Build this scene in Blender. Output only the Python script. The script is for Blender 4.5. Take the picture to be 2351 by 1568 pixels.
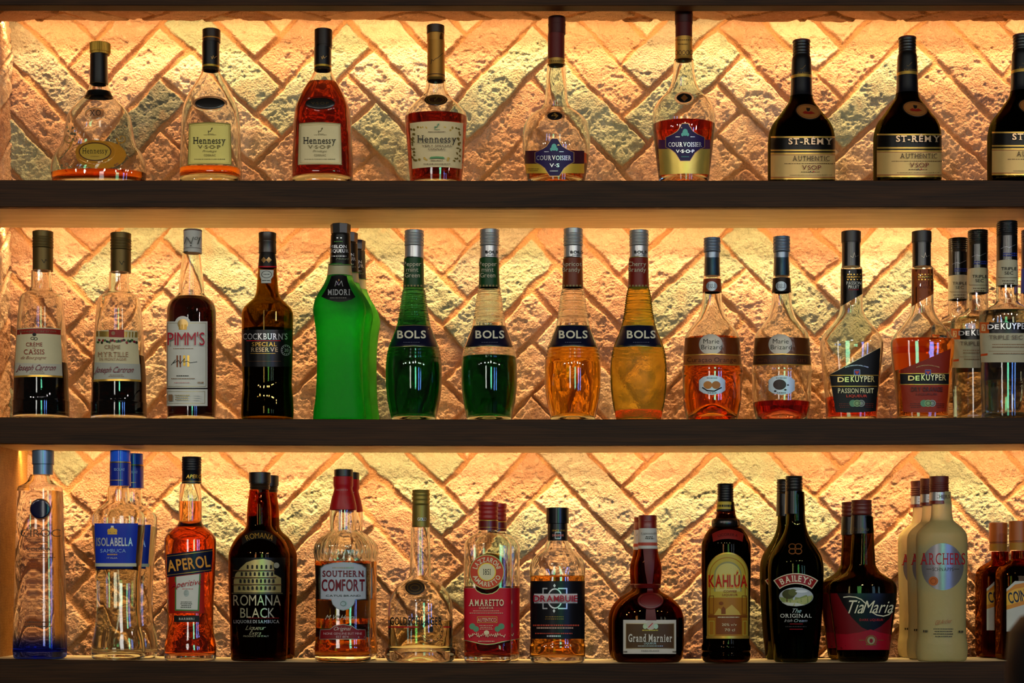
import bpy, bmesh, math, random
import numpy as np
from mathutils import Vector, Matrix
for o in list(bpy.data.objects): bpy.data.objects.remove(o)
SC = bpy.context.scene
COL = SC.collection
random.seed(7)
# ------------------------------------------------------------------ camera, light, exposure
CX, HZ, F, D0 = 1175.5, 1330.0, 4130.0, 2.95      # photograph frame 2351x1568: focal length in px, eye to shelf edge in m
cam = bpy.data.cameras.new('camera'); co = bpy.data.objects.new('camera', cam); COL.objects.link(co)
co.location = (0, -D0, 0); co.rotation_euler = (math.pi/2, 0, 0)
cam.sensor_width = 36; cam.lens = F/2351*36; cam.shift_y = (HZ-784)/2351
cam.clip_start = 0.05; cam.clip_end = 60
cam.dof.use_dof = True; cam.dof.focus_distance = D0; cam.dof.aperture_fstop = 10
SC.camera = co
SC.view_settings.view_transform = 'Standard'; SC.view_settings.look = 'None'
SC.view_settings.gamma = 1; SC.view_settings.use_curve_mapping = False
SC.view_settings.exposure = 0.0
cy = SC.cycles
cy.max_bounces = 24; cy.transmission_bounces = 20; cy.glossy_bounces = 6; cy.diffuse_bounces = 4
cy.transparent_max_bounces = 8; cy.volume_bounces = 0
cy.caustics_reflective = False; cy.caustics_refractive = False
cy.sample_clamp_indirect = 6; cy.blur_glossy = 0.5
W = bpy.data.worlds.new('world'); SC.world = W; W.use_nodes = True
W.node_tree.nodes['Background'].inputs[0].default_value = (0.9, 0.8, 0.7, 1)
W.node_tree.nodes['Background'].inputs[1].default_value = 0.02

def area(name, loc, rot, sx, sy, watts, col, spread=180):
    l = bpy.data.lights.new(name, 'AREA'); l.shape = 'RECTANGLE'; l.size = sx; l.size_y = sy
    l.energy = watts; l.color = col; l.spread = math.radians(spread)
    o = bpy.data.objects.new(name, l); COL.objects.link(o); o.location = loc; o.rotation_euler = rot
    return o
# front edge heights of the three shelves (top face, under face) and of the header board
T1, U1, T2, U2, T3, UT = .6536, .6107, .2621, .2200, -.1386, .937
SHD, WY = .180, .245                    # shelf depth, mean plane of the brick wall
WARM = (1.0, .65, .27)
for zz in (UT+.041, U1, U2):            # LED strips behind the back edge of every shelf and of the brick soffit
    area('led_wide', (0, SHD+.012+(.012 if zz > .9 else 0), zz+.004), (math.radians(48), 0, 0), 1.96, .008, 2.3, WARM, 180)
    area('led_beam', (0, SHD+.020+(.010 if zz > .9 else 0), zz+.004), (math.radians(13), 0, 0), 1.96, .008, 3.3, WARM, 75)
# the bar room behind the camera: pendant lamps, a whitish window, a green and two blue screens
for lx, ly, lz in ((-1.5, -2.2, .95), (-.8, -2.6, 1.0), (-.15, -2.3, .92), (.35, -2.7, 1.05), (.9, -2.4, .96), (1.4, -2.6, 1.0), (-2.2, -2.5, 1.02), (2.1, -2.3, .94)):
    l = bpy.data.lights.new('pendant_lamp', 'POINT'); l.energy = 17; l.color = (1, .9, .78); l.shadow_soft_size = .035
    o = bpy.data.objects.new('pendant_lamp', l); COL.objects.link(o); o.location = (lx, ly, lz)
area('window_glow', (-1.3, -6, .55), (-math.pi/2*-1, 0, 0), .5, 1.6, 15, (1, .97, .92))
area('green_screen', (.95, -6, .45), (math.pi/2, 0, 0), .6, 1.5, 22, (.22, 1, .6))
area('blue_screen', (2.5, -6, .4), (math.pi/2, 0, 0), .4, 1.5, 18, (.12, .3, 1))
area('blue_screen', (3.6, -6, .4), (math.pi/2, 0, 0), .35, 1.5, 18, (.15, .35, 1))

def S(Y): return F/(D0+Y)

# ------------------------------------------------------------------ materials
def lin(h):
    if not isinstance(h, str): return tuple(h)
    h = h.lstrip('#'); v = [int(h[i:i+2], 16)/255 for i in (0, 2, 4)]
    return tuple(c/12.92 if c <= .04045 else ((c+.055)/1.055)**2.4 for c in v)
MATS = {}
def newmat(name):
    m = bpy.data.materials.new(name); m.use_nodes = True
    nt = m.node_tree
    for n in list(nt.nodes): nt.nodes.remove(n)
    out = nt.nodes.new('ShaderNodeOutputMaterial')
    return m, nt, out
def paint(h, rough=.5, metal=0.0, spec=.22):
    k = ('p', h, rough, metal, spec)
    if k in MATS: return MATS[k]
    m, nt, out = newmat('paint_%s' % len(MATS)); b = nt.nodes.new('ShaderNodeBsdfPrincipled')
    n = nt.nodes.new('ShaderNodeTexNoise'); n.inputs['Scale'].default_value = 60; n.inputs['Detail'].default_value = 4
    tc = nt.nodes.new('ShaderNodeTexCoord'); nt.links.new(tc.outputs['Object'], n.inputs['Vector'])
    mx = nt.nodes.new('ShaderNodeMix'); mx.data_type = 'RGBA'; c = lin(h)
    mx.inputs[6].default_value = tuple(x*.9 for x in c)+(1,); mx.inputs[7].default_value = tuple(min(1, x*1.08) for x in c)+(1,)
    nt.links.new(n.outputs['Fac'], mx.inputs[0]); nt.links.new(mx.outputs[2], b.inputs['Base Color'])
    b.inputs['Roughness'].default_value = rough; b.inputs['Metallic'].default_value = metal
    b.inputs['Specular IOR Level'].default_value = spec
    nt.links.new(b.outputs[0], out.inputs[0]); MATS[k] = m; return m
def foil(h, rough=.32): return paint(h, rough, .6)
def gloss(h, rough=.12): return paint(h, rough, 0.0, .5)
def glass(h='ffffff', rough=0.0):
    k = ('g', h, rough)
    if k in MATS: return MATS[k]
    m, nt, out = newmat('glass_%s' % len(MATS)); b = nt.nodes.new('ShaderNodeBsdfGlass')
    b.inputs['Color'].default_value = lin(h)+(1,); b.inputs['Roughness'].default_value = rough; b.inputs['IOR'].default_value = 1.48
    n = nt.nodes.new('ShaderNodeTexNoise'); n.inputs['Scale'].default_value = 55
    tc = nt.nodes.new('ShaderNodeTexCoord'); nt.links.new(tc.outputs['Object'], n.inputs['Vector'])
    bp = nt.nodes.new('ShaderNodeBump'); bp.inputs['Strength'].default_value = .05; bp.inputs['Distance'].default_value = .002
    nt.links.new(n.outputs['Fac'], bp.inputs['Height']); nt.links.new(bp.outputs[0], b.inputs['Normal'])
    nt.links.new(b.outputs[0], out.inputs[0]); MATS[k] = m; return m
def liquid(T, ref=.06, rough=0.0):                  # T = transmitted colour through `ref` metres of the drink
    k = ('l', T, ref, rough)
    if k in MATS: return MATS[k]
    m, nt, out = newmat('drink_%s' % len(MATS)); b = nt.nodes.new('ShaderNodeBsdfRefraction' if rough else 'ShaderNodeBsdfGlass')
    b.inputs['Color'].default_value = (1, 1, 1, 1); b.inputs['Roughness'].default_value = rough; b.inputs['IOR'].default_value = 1.36
    sg = [-math.log(max(t, 1e-4))/ref for t in T]; d = max(sg+[1e-3])
    v = nt.nodes.new('ShaderNodeVolumeAbsorption'); v.inputs['Density'].default_value = d
    v.inputs['Color'].default_value = tuple(1-q/d for q in sg)+(1,)
    nt.links.new(b.outputs[0], out.inputs[0]); nt.links.new(v.outputs[0], out.inputs[1]); MATS[k] = m; return m
def frosted(h, trans=.5, rough=.35, kind='ShaderNodeBsdfTranslucent', tint=None):   # milky: scatters what comes through
    k = ('f', h, trans, kind, rough, tint)
    if k in MATS: return MATS[k]
    m, nt, out = newmat('frosted_%s' % len(MATS)); c = lin(h)+(1,)
    b = nt.nodes.new('ShaderNodeBsdfPrincipled'); b.inputs['Base Color'].default_value = c; b.inputs['Roughness'].default_value = rough
    t = nt.nodes.new(kind); t.inputs[0].default_value = (lin(tint)+(1,)) if tint else c
    if 'Refr' in kind: t.inputs['Roughness'].default_value = .55; t.inputs['IOR'].default_value = 1.35
    n = nt.nodes.new('ShaderNodeTexNoise'); n.inputs['Scale'].default_value = 120; n.inputs['Detail'].default_value = 3
    tc = nt.nodes.new('ShaderNodeTexCoord'); nt.links.new(tc.outputs['Object'], n.inputs['Vector'])
    bp = nt.nodes.new('ShaderNodeBump'); bp.inputs['Strength'].default_value = .2; bp.inputs['Distance'].default_value = .003
    nt.links.new(n.outputs['Fac'], bp.inputs['Height']); nt.links.new(bp.outputs[0], b.inputs['Normal'])
    if 'Refr' in kind: nt.links.new(bp.outputs[0], t.inputs['Normal'])
    x = nt.nodes.new('ShaderNodeMixShader'); x.inputs[0].default_value = trans
    nt.links.new(b.outputs[0], x.inputs[1]); nt.links.new(t.outputs[0], x.inputs[2]); nt.links.new(x.outputs[0], out.inputs[0])
    MATS[k] = m; return m
def milky(h, tint, trans=.7, haze=.55):
    m = frosted(h, trans, .4, 'ShaderNodeBsdfRefraction', tint)
    for n in m.node_tree.nodes:
        if n.type == 'BSDF_REFRACTION': n.inputs['Roughness'].default_value = haze
    return m
def fade_glass(h0, h1, z0, z1):                     # clear glass stained from the foot upwards
    m, nt, out = newmat('stained_glass'); b = nt.nodes.new('ShaderNodeBsdfGlass'); b.inputs['IOR'].default_value = 1.48
    tc = nt.nodes.new('ShaderNodeTexCoord'); sp = nt.nodes.new('ShaderNodeSeparateXYZ'); mr = nt.nodes.new('ShaderNodeMapRange'); mx = nt.nodes.new('ShaderNodeMix'); mx.data_type = 'RGBA'
    nt.links.new(tc.outputs['Object'], sp.inputs[0]); nt.links.new(sp.outputs[2], mr.inputs[0]); mr.inputs[1].default_value = z0; mr.inputs[2].default_value = z1; mr.interpolation_type = 'SMOOTHSTEP'
    mx.inputs[6].default_value = lin(h0)+(1,); mx.inputs[7].default_value = lin(h1)+(1,)
    nt.links.new(mr.outputs[0], mx.inputs[0]); nt.links.new(mx.outputs[2], b.inputs['Color']); nt.links.new(b.outputs[0], out.inputs[0]); return m

# ------------------------------------------------------------------ objects
def link(name, me, parent=None):
    o = bpy.data.objects.new(name, me); COL.objects.link(o)
    if parent: o.parent = parent
    return o
def thing(name, label, cat, loc, group=None):
    o = bpy.data.objects.new(name, None); COL.objects.link(o); o.location = loc; o.empty_display_size = .02
    o['label'] = label; o['category'] = cat
    if group: o['group'] = group
    return o
def kids(o): return [c for c in bpy.data.objects if c.parent == o]
def dup(src, loc, label, group=None):
    tree = {}
    for c in bpy.data.objects:
        if c.parent: tree.setdefault(c.parent.name, []).append(c)
    def rec(o, par):
        n = o.copy(); COL.objects.link(n); n.parent = par
        for ch in tree.get(o.name, []): rec(ch, n)
        return n
    r = rec(src, None); r.location = loc; r['label'] = label
    if group: r['group'] = group
    return r
def mesh_from(name, V, Fc, mats, idx=None, smooth=True, sharp=38):
    me = bpy.data.meshes.new(name); me.from_pydata([tuple(v) for v in V], [], Fc)
    for m in mats: me.materials.append(m)
    if idx is not None: me.polygons.foreach_set('material_index', np.array(idx, dtype=np.int32))
    me.polygons.foreach_set('use_smooth', np.full(len(me.polygons), smooth))
    if smooth: me.set_sharp_from_angle(angle=math.radians(sharp))
    me.update(); return me
def pchip(xs, ys):
    xs = np.array(xs, float); ys = np.array(ys, float); h = np.diff(xs); d = np.diff(ys)/h; m = np.zeros(len(xs))
    for i in range(1, len(xs)-1):
        if d[i-1]*d[i] > 0:
            w1 = 2*h[i]+h[i-1]; w2 = h[i]+2*h[i-1]; m[i] = (w1+w2)/(w1/d[i-1]+w2/d[i])
    if len(xs) > 1: m[0] = d[0]; m[-1] = d[-1]
    def f(x):
        x = np.clip(np.asarray(x, float), xs[0], xs[-1]); i = np.clip(np.searchsorted(xs, x)-1, 0, len(xs)-2)
        t = (x-xs[i])/h[i]
        return ((1+2*t)*(1-t)**2*ys[i]+t*(1-t)**2*h[i]*m[i]+t*t*(3-2*t)*ys[i+1]+t*t*(t-1)*h[i]*m[i+1])
    return f
def rings(path, N=48):
    """path: list of (z, a, b, n, mod) rings or (z, None) poles -> verts, faces of one closed surface"""
    V, Fc = [], []; prev = None
    ang = [2*math.pi*i/N for i in range(N)]
    for p in path:
        if p[1] is None:
            V.append((p[2] if len(p) > 2 else 0, 0, p[0])); cur = [len(V)-1]
        else:
            z, a, b, n = p[:4]; md = p[4] if len(p) > 4 else None; cur = []
            for i, t in enumerate(ang):
                c, s = math.cos(t), math.sin(t); k = 1 if md is None else md(t)
                x = a*k*math.copysign(abs(c)**(2/n), c); y = b*k*math.copysign(abs(s)**(2/n), s)
                V.append((x, y, z)); cur.append(len(V)-1)
        if prev is not None:
            if len(prev) == 1:
                for i in range(N): Fc.append((prev[0], cur[(i+1) % N], cur[i]))
            elif len(cur) == 1:
                for i in range(N): Fc.append((prev[i], prev[(i+1) % N], cur[0]))
            else:
                for i in range(N): Fc.append((prev[i], prev[(i+1) % N], cur[(i+1) % N], cur[i]))
        prev = cur
    return V, Fc

# ------------------------------------------------------------------ lettering
GL = {}
def load_glyphs(chars):
    tmp = []
    for st, off in (('s', 0.0), ('b', .022), ('t', -.012)):
        for ch in chars:
            cu = bpy.data.curves.new('g', 'FONT'); cu.body = ch; cu.size = 1; cu.offset = off*(.5 if ch in 'MWmw' and off > 0 else 1); cu.resolution_u = 3; cu.fill_mode = 'FRONT'
            o = bpy.data.objects.new('g', cu); COL.objects.link(o); tmp.append((st, ch, o))
    dg = bpy.context.evaluated_depsgraph_get(); dg.update()
    for st, ch, o in tmp:
        me = o.evaluated_get(dg).to_mesh()
        V = np.array([v.co[:2] for v in me.vertices]).reshape(-1, 2); Fc = [tuple(p.vertices) for p in me.polygons]
        GL[st, ch] = (V, Fc); o.evaluated_get(dg).to_mesh_clear()
    for st, ch, o in tmp:
        cu = o.data; bpy.data.objects.remove(o); bpy.data.curves.remove(cu)
    HC = GL['s', 'H'][0][:, 1].max(); XC = GL['s', 'x'][0][:, 1].max()
    for (st, ch), (V, Fc) in list(GL.items()):
        if len(V): V = V/HC
        GL[st, ch] = (V, Fc)
        if st == 't' or not len(V): continue
        cnt = {}
        for f in Fc:
            for i in range(len(f)):
                e = tuple(sorted((f[i], f[(i+1) % len(f)]))); cnt[e] = cnt.get(e, 0)+1
        V2 = [tuple(v) for v in V]; F2 = list(Fc); seg = {}
        for (i, j), c in cnt.items():
            if c == 1 and abs(V[i][1]-V[j][1]) < 1e-3:
                y = V[i][1]; x0, x1 = sorted((V[i][0], V[j][0]))
                for lv, dr in ((0, 1), (1, -1), (XC/HC, -1)):
                    if ch in 'MN' and lv == 1: continue
                    if abs(y-lv) < .055 and .05 < x1-x0 < .36 and ch not in "tfTZzEeL-·.,'": seg[(round(x0, 3), lv)] = (x0, x1, y, dr)
                    if abs(y-lv) < .055 and .05 < x1-x0 < .28 and ch in 'tfT': seg[(round(x0, 3), lv)] = (x0, x1, y, dr)
        for x0, x1, y, dr in seg.values():
            k = len(V2); e = .12
            V2 += [(x0-e, y), (x1+e, y), (x1+e, y+dr*.07), (x0-e, y+dr*.07)]; F2.append((k, k+1, k+2, k+3))
        GL['r' if st == 's' else 'R', ch] = (np.array(V2), F2)
CHARS = sorted(set("ABCDEFGHIJKLMNOPQRSTUVWXYZabcdefghijklmnopqrstuvwxyz0123456789'.·-&%/ÉÈÎÚÄèçº"))
load_glyphs(CHARS)
def text2d(s, cx, cy, w, h, style='s', rot=0, shear=0, arc=None, track=.13):
    """flat letters in photo pixels (y down): list of (verts, faces)"""
    out = []; x = 0
    for ch in s:
        if ch == ' ' or (style, ch) not in GL or not len(GL[style, ch][0]): x += .38; continue
        V, Fc = GL[style, ch]; mn, mx = V[:, 0].min(), V[:, 0].max()
        out.append((V-[mn-x, 0], Fc, x+(mx-mn)/2)); x += mx-mn+track
    tot = x-track; kx = (w/tot) if w else h
    res = []
    for V, Fc, xc in out:
        P = np.empty_like(V)
        P[:, 0] = (V[:, 0]-tot/2)*kx+shear*(V[:, 1]-.5)*h; P[:, 1] = -(V[:, 1]-.5)*h
        if arc:                                    # arc = (radius, sign) : +1 bulges upward
            R, sg = arc; th = P[:, 0]/R; rr = R-sg*P[:, 1]
            P = np.stack([rr*np.sin(th), sg*(R-rr*np.cos(th))], 1)
        c, sn = math.cos(math.radians(-rot)), math.sin(math.radians(-rot))
        P = np.stack([P[:, 0]*c-P[:, 1]*sn, P[:, 0]*sn+P[:, 1]*c], 1)
        res.append((P+[cx, cy], Fc))
    return res
# ------------------------------------------------------------------ bottles
def ell(cx, cy, rx, ry, rot=0, n=36, a0=0, a1=360):
    r = math.radians(rot); P = []
    for i in range(n if a1-a0 == 360 else n+1):
        t = math.radians(a0+(a1-a0)*i/n); x, y = rx*math.cos(t), -ry*math.sin(t)
        P.append((cx+x*math.cos(r)-y*math.sin(r), cy+x*math.sin(r)+y*math.cos(r)))
    return P
def rrect(x0, y0, x1, y1, r=0):
    if r <= 0: return [(x0, y0), (x1, y0), (x1, y1), (x0, y1)]
    P = []
    for cx, cy, a in ((x1-r, y0+r, 0), (x0+r, y0+r, 90), (x0+r, y1-r, 180), (x1-r, y1-r, 270)):
        P += ell(cx, cy, r, r, 0, 5, a, a+90)
    return P
def stroke(pts, th):
    res = []
    for i in range(len(pts)-1):
        (x0, y0), (x1, y1) = pts[i], pts[i+1]; l = math.hypot(x1-x0, y1-y0) or 1; nx, ny = -(y1-y0)/l*th/2, (x1-x0)/l*th/2
        ex, ey = (x1-x0)/l*th*.3, (y1-y0)/l*th*.3
        res.append([(x0-ex+nx, y0-ey+ny), (x1+ex+nx, y1+ey+ny), (x1+ex-nx, y1+ey-ny), (x0-ex-nx, y0-ey-ny)])
    return res
def shapes2d(sh):
    """one drawn shape -> (list of (verts, faces)), material"""
    k = sh[0]
    def ng(P): return (np.array(P, float), [tuple(range(len(P)))])
    if k == 'R': return [ng(rrect(*sh[1:5], sh[6] if len(sh) > 6 else 0))], sh[5]
    if k == 'E': return [ng(ell(*sh[1:5], sh[6] if len(sh) > 6 else 0))], sh[5]
    if k == 'P': return [ng(sh[1])], sh[2]
    if k == 'W': return [ng(p) for p in stroke(sh[1], sh[2])], sh[3]
    if k == 'B':
        x0, y0, x1, y1, th, m = sh[1:7]
        return [ng(p) for p in stroke([(x0, y0), (x1, y0), (x1, y1), (x0, y1), (x0, y0)], th)], m
    if k == 'O':
        cx, cy, rx, ry, th, m = sh[1:7]; rot = sh[7] if len(sh) > 7 else 0; a0, a1 = sh[8] if len(sh) > 8 else (0, 360)
        A = ell(cx, cy, rx+th/2, ry+th/2, rot, 36, a0, a1); B = ell(cx, cy, rx-th/2, ry-th/2, rot, 36, a0, a1); n = len(A)
        full = a1-a0 == 360
        return [(np.array(A+B), [(i, (i+1) % n, n+(i+1) % n, n+i) for i in range(n if full else n-1)])], m
    if k == 'T': return text2d(*sh[1:6], **(sh[7] if len(sh) > 7 else {})), sh[6]

class Bottle:
    def __init__(s, name, label, cat, cx, base, prof, Y=.045, n=2.0, ratio=1.0, g=None, t=.0022, tb=.006, punt=.004,
                 ribs=(), flutes=None, liq=None, group=None, N=48, capdx=0, solid=False):
        s.cx, s.Y, s.S = cx, Y, S(Y); s.X0 = (cx-CX)/s.S; s.z0 = shelf_z(base, s.X0)+.0004
        s.root = thing(name, label, cat, (s.X0, Y, s.z0), group); s.N = N; s.capdx = capdx/s.S
        P = [(s.Z(y), h/s.S) for y, h in prof]; P = sorted(P)
        if P[0][0] > 1e-4: P = [(0.0, P[0][1]-.001)]+P
        else: P = [(0.0, P[0][1])]+[p for p in P[1:] if p[0] > .0005]
        Q = [P[0]]
        for p in P[1:]:
            if p[0]-Q[-1][0] > 2e-4: Q.append(p)
        s.f = pchip([p[0] for p in Q], [p[1] for p in Q]); s.zt = Q[-1][0]
        s.amax = max(p[1] for p in Q); s.an = min(p[1] for p in Q[1:]); s.k = (ratio*s.amax-s.an)/max(1e-6, s.amax-s.an)
        s.n = n; s.ribs = [(s.Z(r[1]), s.Z(r[0]), r[2]/s.S, r[3]/s.S) for r in ribs]; s.fl = flutes
        z = [0, .0008, .002, .004]; step = .0022
        c = .006
        while c < s.zt-.0005:
            z.append(c); c += .0008 if any(r[0] <= c <= r[1] for r in s.ribs) else step
        for p in Q: z.append(p[0])
        z = sorted(set(round(v, 5) for v in z)); s.zs = [v for v in z if v <= s.zt]
        out = []
        for v in s.zs:
            a, b, nn = s.sec(v); ins = .0016*(1-min(1, v/.003))**2 if v < .003 else 0
            out.append((v, a-ins, b-ins, nn, s.mod(v)))
        a, b, nn = s.sec(0)
        path = [(punt, None)]+[(punt*(1-q*q), a*q*.86, b*q*.86, nn) for q in (.3, .6, .85, 1)]+out
        inn = []
        tt = [tb, tb+.0008, tb+.0025, tb+.005]+[v for v in s.zs if v > tb+.007]
        for v in tt:
            a, b, nn = s.sec(v); ins = .003*(1-min(1, (v-tb)/.005))**2
            inn.append((v, max(.002, a-t-ins), max(.002, b-t-ins), nn, s.mod(v)))
        ab = inn[0]
        bot = [(tb+punt*.8*(1-q*q), ab[1]*q, ab[2]*q, ab[3]) for q in (.85, .55, .25)]+[(tb+punt*.8, None)]
        V, Fc = rings(path+([(s.zt+.0001, None)] if solid else inn[::-1]+bot), N)
        s.glass = link('glass', mesh_from('glass', V, Fc, [g or glass()], sharp=50), s.root)
        if liq:
            for (lev, m) in (liq if isinstance(liq, list) else [liq]):
                zl = s.Z(lev); e = .0002
                zz = [q for q in inn if q[0] < zl-.0004]; a, b, nn = s.sec(zl)
                lp = [(tb+punt*.8-e, None)]+[(q[0]-e, q[1], q[2], q[3]) for q in bot[:-1][::-1]]
                lp += [((q[0]-e) if i == 0 else q[0], q[1]+e, q[2]+e, q[3], q[4]) for i, q in enumerate(zz)]
                top_ = (zl, a-t+e, b-t+e, nn, s.mod(zl)); lp += [top_, (zl, a*.5, b*.5, nn), (zl, None)]
                V, Fc = rings(lp, N); link('liquid', mesh_from('liquid', V, Fc, [m], sharp=50), s.root)
    def Z(s, y): return (HZ-y)/s.S-s.z0
    def mod(s, z):
        if not s.fl: return None
        y = HZ-(z+s.z0)*s.S; y0, y1, cnt, amp = s.fl
        if not y0 < y < y1: return None
        q = math.sin(math.pi*(y-y0)/(y1-y0))**.6*amp
        return lambda t: 1+q*(abs(math.sin(cnt/2*t))-.5)
    def sec(s, z):
        a = float(s.f(z))
        for z0, z1, p, am in s.ribs:
            if z0 <= z <= z1: a += am*.5*(1-math.cos(2*math.pi*(z-z0)/p))-am*.5
        b = a if a < s.an else s.an+(a-s.an)*s.k
        q = min(1, max(0, (a-s.an)/max(1e-6, (s.amax-s.an)*.75))); q = q*q*(3-2*q)
        return a, b, 2+(s.n-2)*q
    def place(s, P, off, back=False):
        """photo pixels -> points on the bottle's own front surface"""
        out = []
        for px, py in P:
            y = -s.an
            for _ in range(6):
                sc = S(s.Y+y); x = (px-CX)/sc-s.X0; z = (HZ-py)/sc-s.z0
                a, b, n = s.sec(min(max(z, 0), s.zt)); q = min(abs(x)/a, .992)
                y = -b*(1-q**n)**(1/n)*(-1 if back else 1)
            if abs(x) > a*.992: x = math.copysign(a*.992, x)
            gx = math.copysign(abs(x/a)**(n-1)/a, x); gy = math.copysign(abs(y/b)**(n-1)/b, y); l = math.hypot(gx, gy) or 1
            out.append((x+off*gx/l, y+off*gy/l, z))
        return out
    def flat(s, name, shapes, parent, off0, back=False, label=None, d=5.0, lift=.00006):
        V, Fc, idx, mats = [], [], [], []
        L = 0
        for sh in shapes:
            parts, m = shapes2d(sh); L += 1
            if m not in mats: mats.append(m)
            bm = bmesh.new()
            for P, fs in parts:
                vs = [bm.verts.new((p[0], -p[1], 0)) for p in P]
                for f in fs:
                    try: bm.faces.new([vs[i] for i in f])
                    except ValueError: pass
            if not bm.faces: bm.free(); continue
            bmesh.ops.triangulate(bm, faces=[f for f in bm.faces if len(f.verts) > 4])
            xs = [v.co.x for v in bm.verts]; ys = [v.co.y for v in bm.verts]
            A = s.amax*s.S
            cuts = [s.cx+A*math.sin(math.radians(q)) for q in (-86, -82, -78, -74, -69, -63, -57, -50, -43, -36, -29, -22, -15, -8, 0, 8, 15, 22, 29, 36, 43, 50, 57, 63, 69, 74, 78, 82, 86)]
            for c in cuts:
                if min(xs)+.3 < c < max(xs)-.3:
                    bmesh.ops.bisect_plane(bm, geom=bm.verts[:]+bm.edges[:]+bm.faces[:], plane_co=(c, 0, 0), plane_no=(1, 0, 0), dist=1e-4)
            if max(ys)-min(ys) > d*1.6:
                k = int((max(ys)-min(ys))/d)
                for i in range(1, k):
                    c = min(ys)+(max(ys)-min(ys))*i/k
                    bmesh.ops.bisect_plane(bm, geom=bm.verts[:]+bm.edges[:]+bm.faces[:], plane_co=(0, c, 0), plane_no=(0, 1, 0), dist=1e-4)
            bmesh.ops.triangulate(bm, faces=[f for f in bm.faces if len(f.verts) > 4])
            bm.verts.index_update(); k0 = len(V)
            V += s.place([(v.co.x, -v.co.y) for v in bm.verts], off0+lift*L, back)
            for f in bm.faces:
                ids = [v.index+k0 for v in f.verts]
                a, b, c = (Vector(V[i]) for i in ids[:3]); nrm = (b-a).cross(c-a)
                if (nrm.y > 0) != back: ids = ids[::-1]
                Fc.append(tuple(ids)); idx.append(mats.index(m))
            bm.free()
        o = link(name, mesh_from(name, V, Fc, mats, idx, smooth=True, sharp=80), parent)
        if label: o['label'] = label
        return o
    def lab(s, name, shapes, back=False, label=None, off=.00025):
        """a printed label: paper and ornament in one mesh, its lettering a sub-part"""
        base = [q for q in shapes if q[0] != 'T']; tx = [q for q in shapes if q[0] == 'T']
        par = s.root
        if base: par = s.flat(name, base, s.root, off, back, label)
        if tx: s.flat('lettering', tx, par, off+.00006*(len(base)+1) if base else off, back, lift=.00003)
        return s
    def lathe(s, name, pts, mat, ribk=None, parent=None, N=None, n=2.0, label=None):
        """solid of revolution: pts (y, half width) top to bottom, in photo pixels"""
        P = sorted([(s.Z(y), h/s.S) for y, h in pts]); N = N or s.N
        md = (lambda t: 1+.02*math.cos(ribk*t)) if ribk else None
        if ribk: N = max(N, ribk*4)
        c = .0006
        path = [(P[0][0], None)]
        path += [(P[0][0], P[0][1]-c, P[0][1]-c, n, md)]+[(z+(1e-5), a, a, n, md) for z, a in P[:-1]]
        path += [(P[-1][0]-c, P[-1][1], P[-1][1], n, md), (P[-1][0], P[-1][1]-c, P[-1][1]-c, n, md), (P[-1][0], None)]
        V, Fc = rings(path, N); V = [(x+s.capdx, y, z) for x, y, z in V]
        o = link(name, mesh_from(name, V, Fc, [mat], sharp=35), parent or s.root)
        if label: o['label'] = label
        return s
    def cap(s, segs, name='cap', mat=None, ridges=None, rib=None, n=2.0, N=None):
        """segs (y0, y1, hw[, hw1]); ridges=(y0,y1,count,depth px) adds moulded rings"""
        pts = []
        for q in segs:
            y0, y1, h = q[:3]; h1 = q[3] if len(q) > 3 else h; pts += [(y0+.15, h), (y1-.15, h1)]
        if ridges:
            y0, y1, c, dp = ridges; st = (y1-y0)/c
            hw = lambda y: np.interp(y, [p[0] for p in pts], [p[1] for p in pts])
            keep = [p for p in pts if not y0 < p[0] < y1]
            for i in range(c):
                y = y0+st*i; h = hw(y+st/2)
                keep += [(y+st*.08, h-dp), (y+st*.35, h+dp*.25), (y+st*.65, h+dp*.25), (y+st*.92, h-dp)]
            pts = sorted(keep)
        return s.lathe(name, pts, mat, rib, n=n, N=N)
    def sleeve(s, name, y0, y1, mat, off=.0005, label=None):
        """foil or paper wrapped right round the glass, following it"""
        z0, z1 = s.Z(y1), s.Z(y0); k = max(3, int((z1-z0)/.003)); zz = [z0+(z1-z0)*i/k for i in range(k+1)]
        o_ = [(z,)+tuple(q+off for q in s.sec(z)[:2])+(s.sec(z)[2],) for z in zz]; i_ = [(z,)+tuple(q-.0001 for q in s.sec(z)[:2])+(s.sec(z)[2],) for z in zz[::-1]]
        V, Fc = rings(o_+i_+[o_[0]], s.N)
        o = link(name, mesh_from(name, V, Fc, [mat], sharp=35), s.root)
        if label: o['label'] = label
        return s
    def seal(s, name, cx, cy, rx, ry, mat, h=.0018, rot=0, shapes=(), rim=None, label=None):
        """a raised medallion pressed onto the shoulder"""
        V, Fc, idx = [], [], []; N = 36; rr = (1.0, .98, .9, .75, .5, .25)
        hh = (0, .75, .97, 1.0, 1.0, 1.0)
        base = []
        for q, e in zip(rr, hh):
            V += s.place(ell(cx, cy, rx*q, ry*q, rot, N), .0001+h*e)
        V += s.place([(cx, cy)], .0001+h)
        for r in range(len(rr)-1):
            for i in range(N):
                Fc.append((r*N+i, r*N+(i+1) % N, (r+1)*N+(i+1) % N, (r+1)*N+i)); idx.append(1 if (rim and r < 2) else 0)
        r = len(rr)-1
        for i in range(N): Fc.append((r*N+i, r*N+(i+1) % N, len(V)-1)); idx.append(0)
        Fc = [f[::-1] if (Vector(V[f[1]])-Vector(V[f[0]])).cross(Vector(V[f[2]])-Vector(V[f[0]])).y > 0 else f for f in Fc]
        o = link(name, mesh_from(name, V, Fc, [mat]+([rim] if rim else []), idx), s.root)
        if label: o['label'] = label
        if shapes: s.flat('emblem', shapes, o, h+.0002)
        return s
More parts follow.
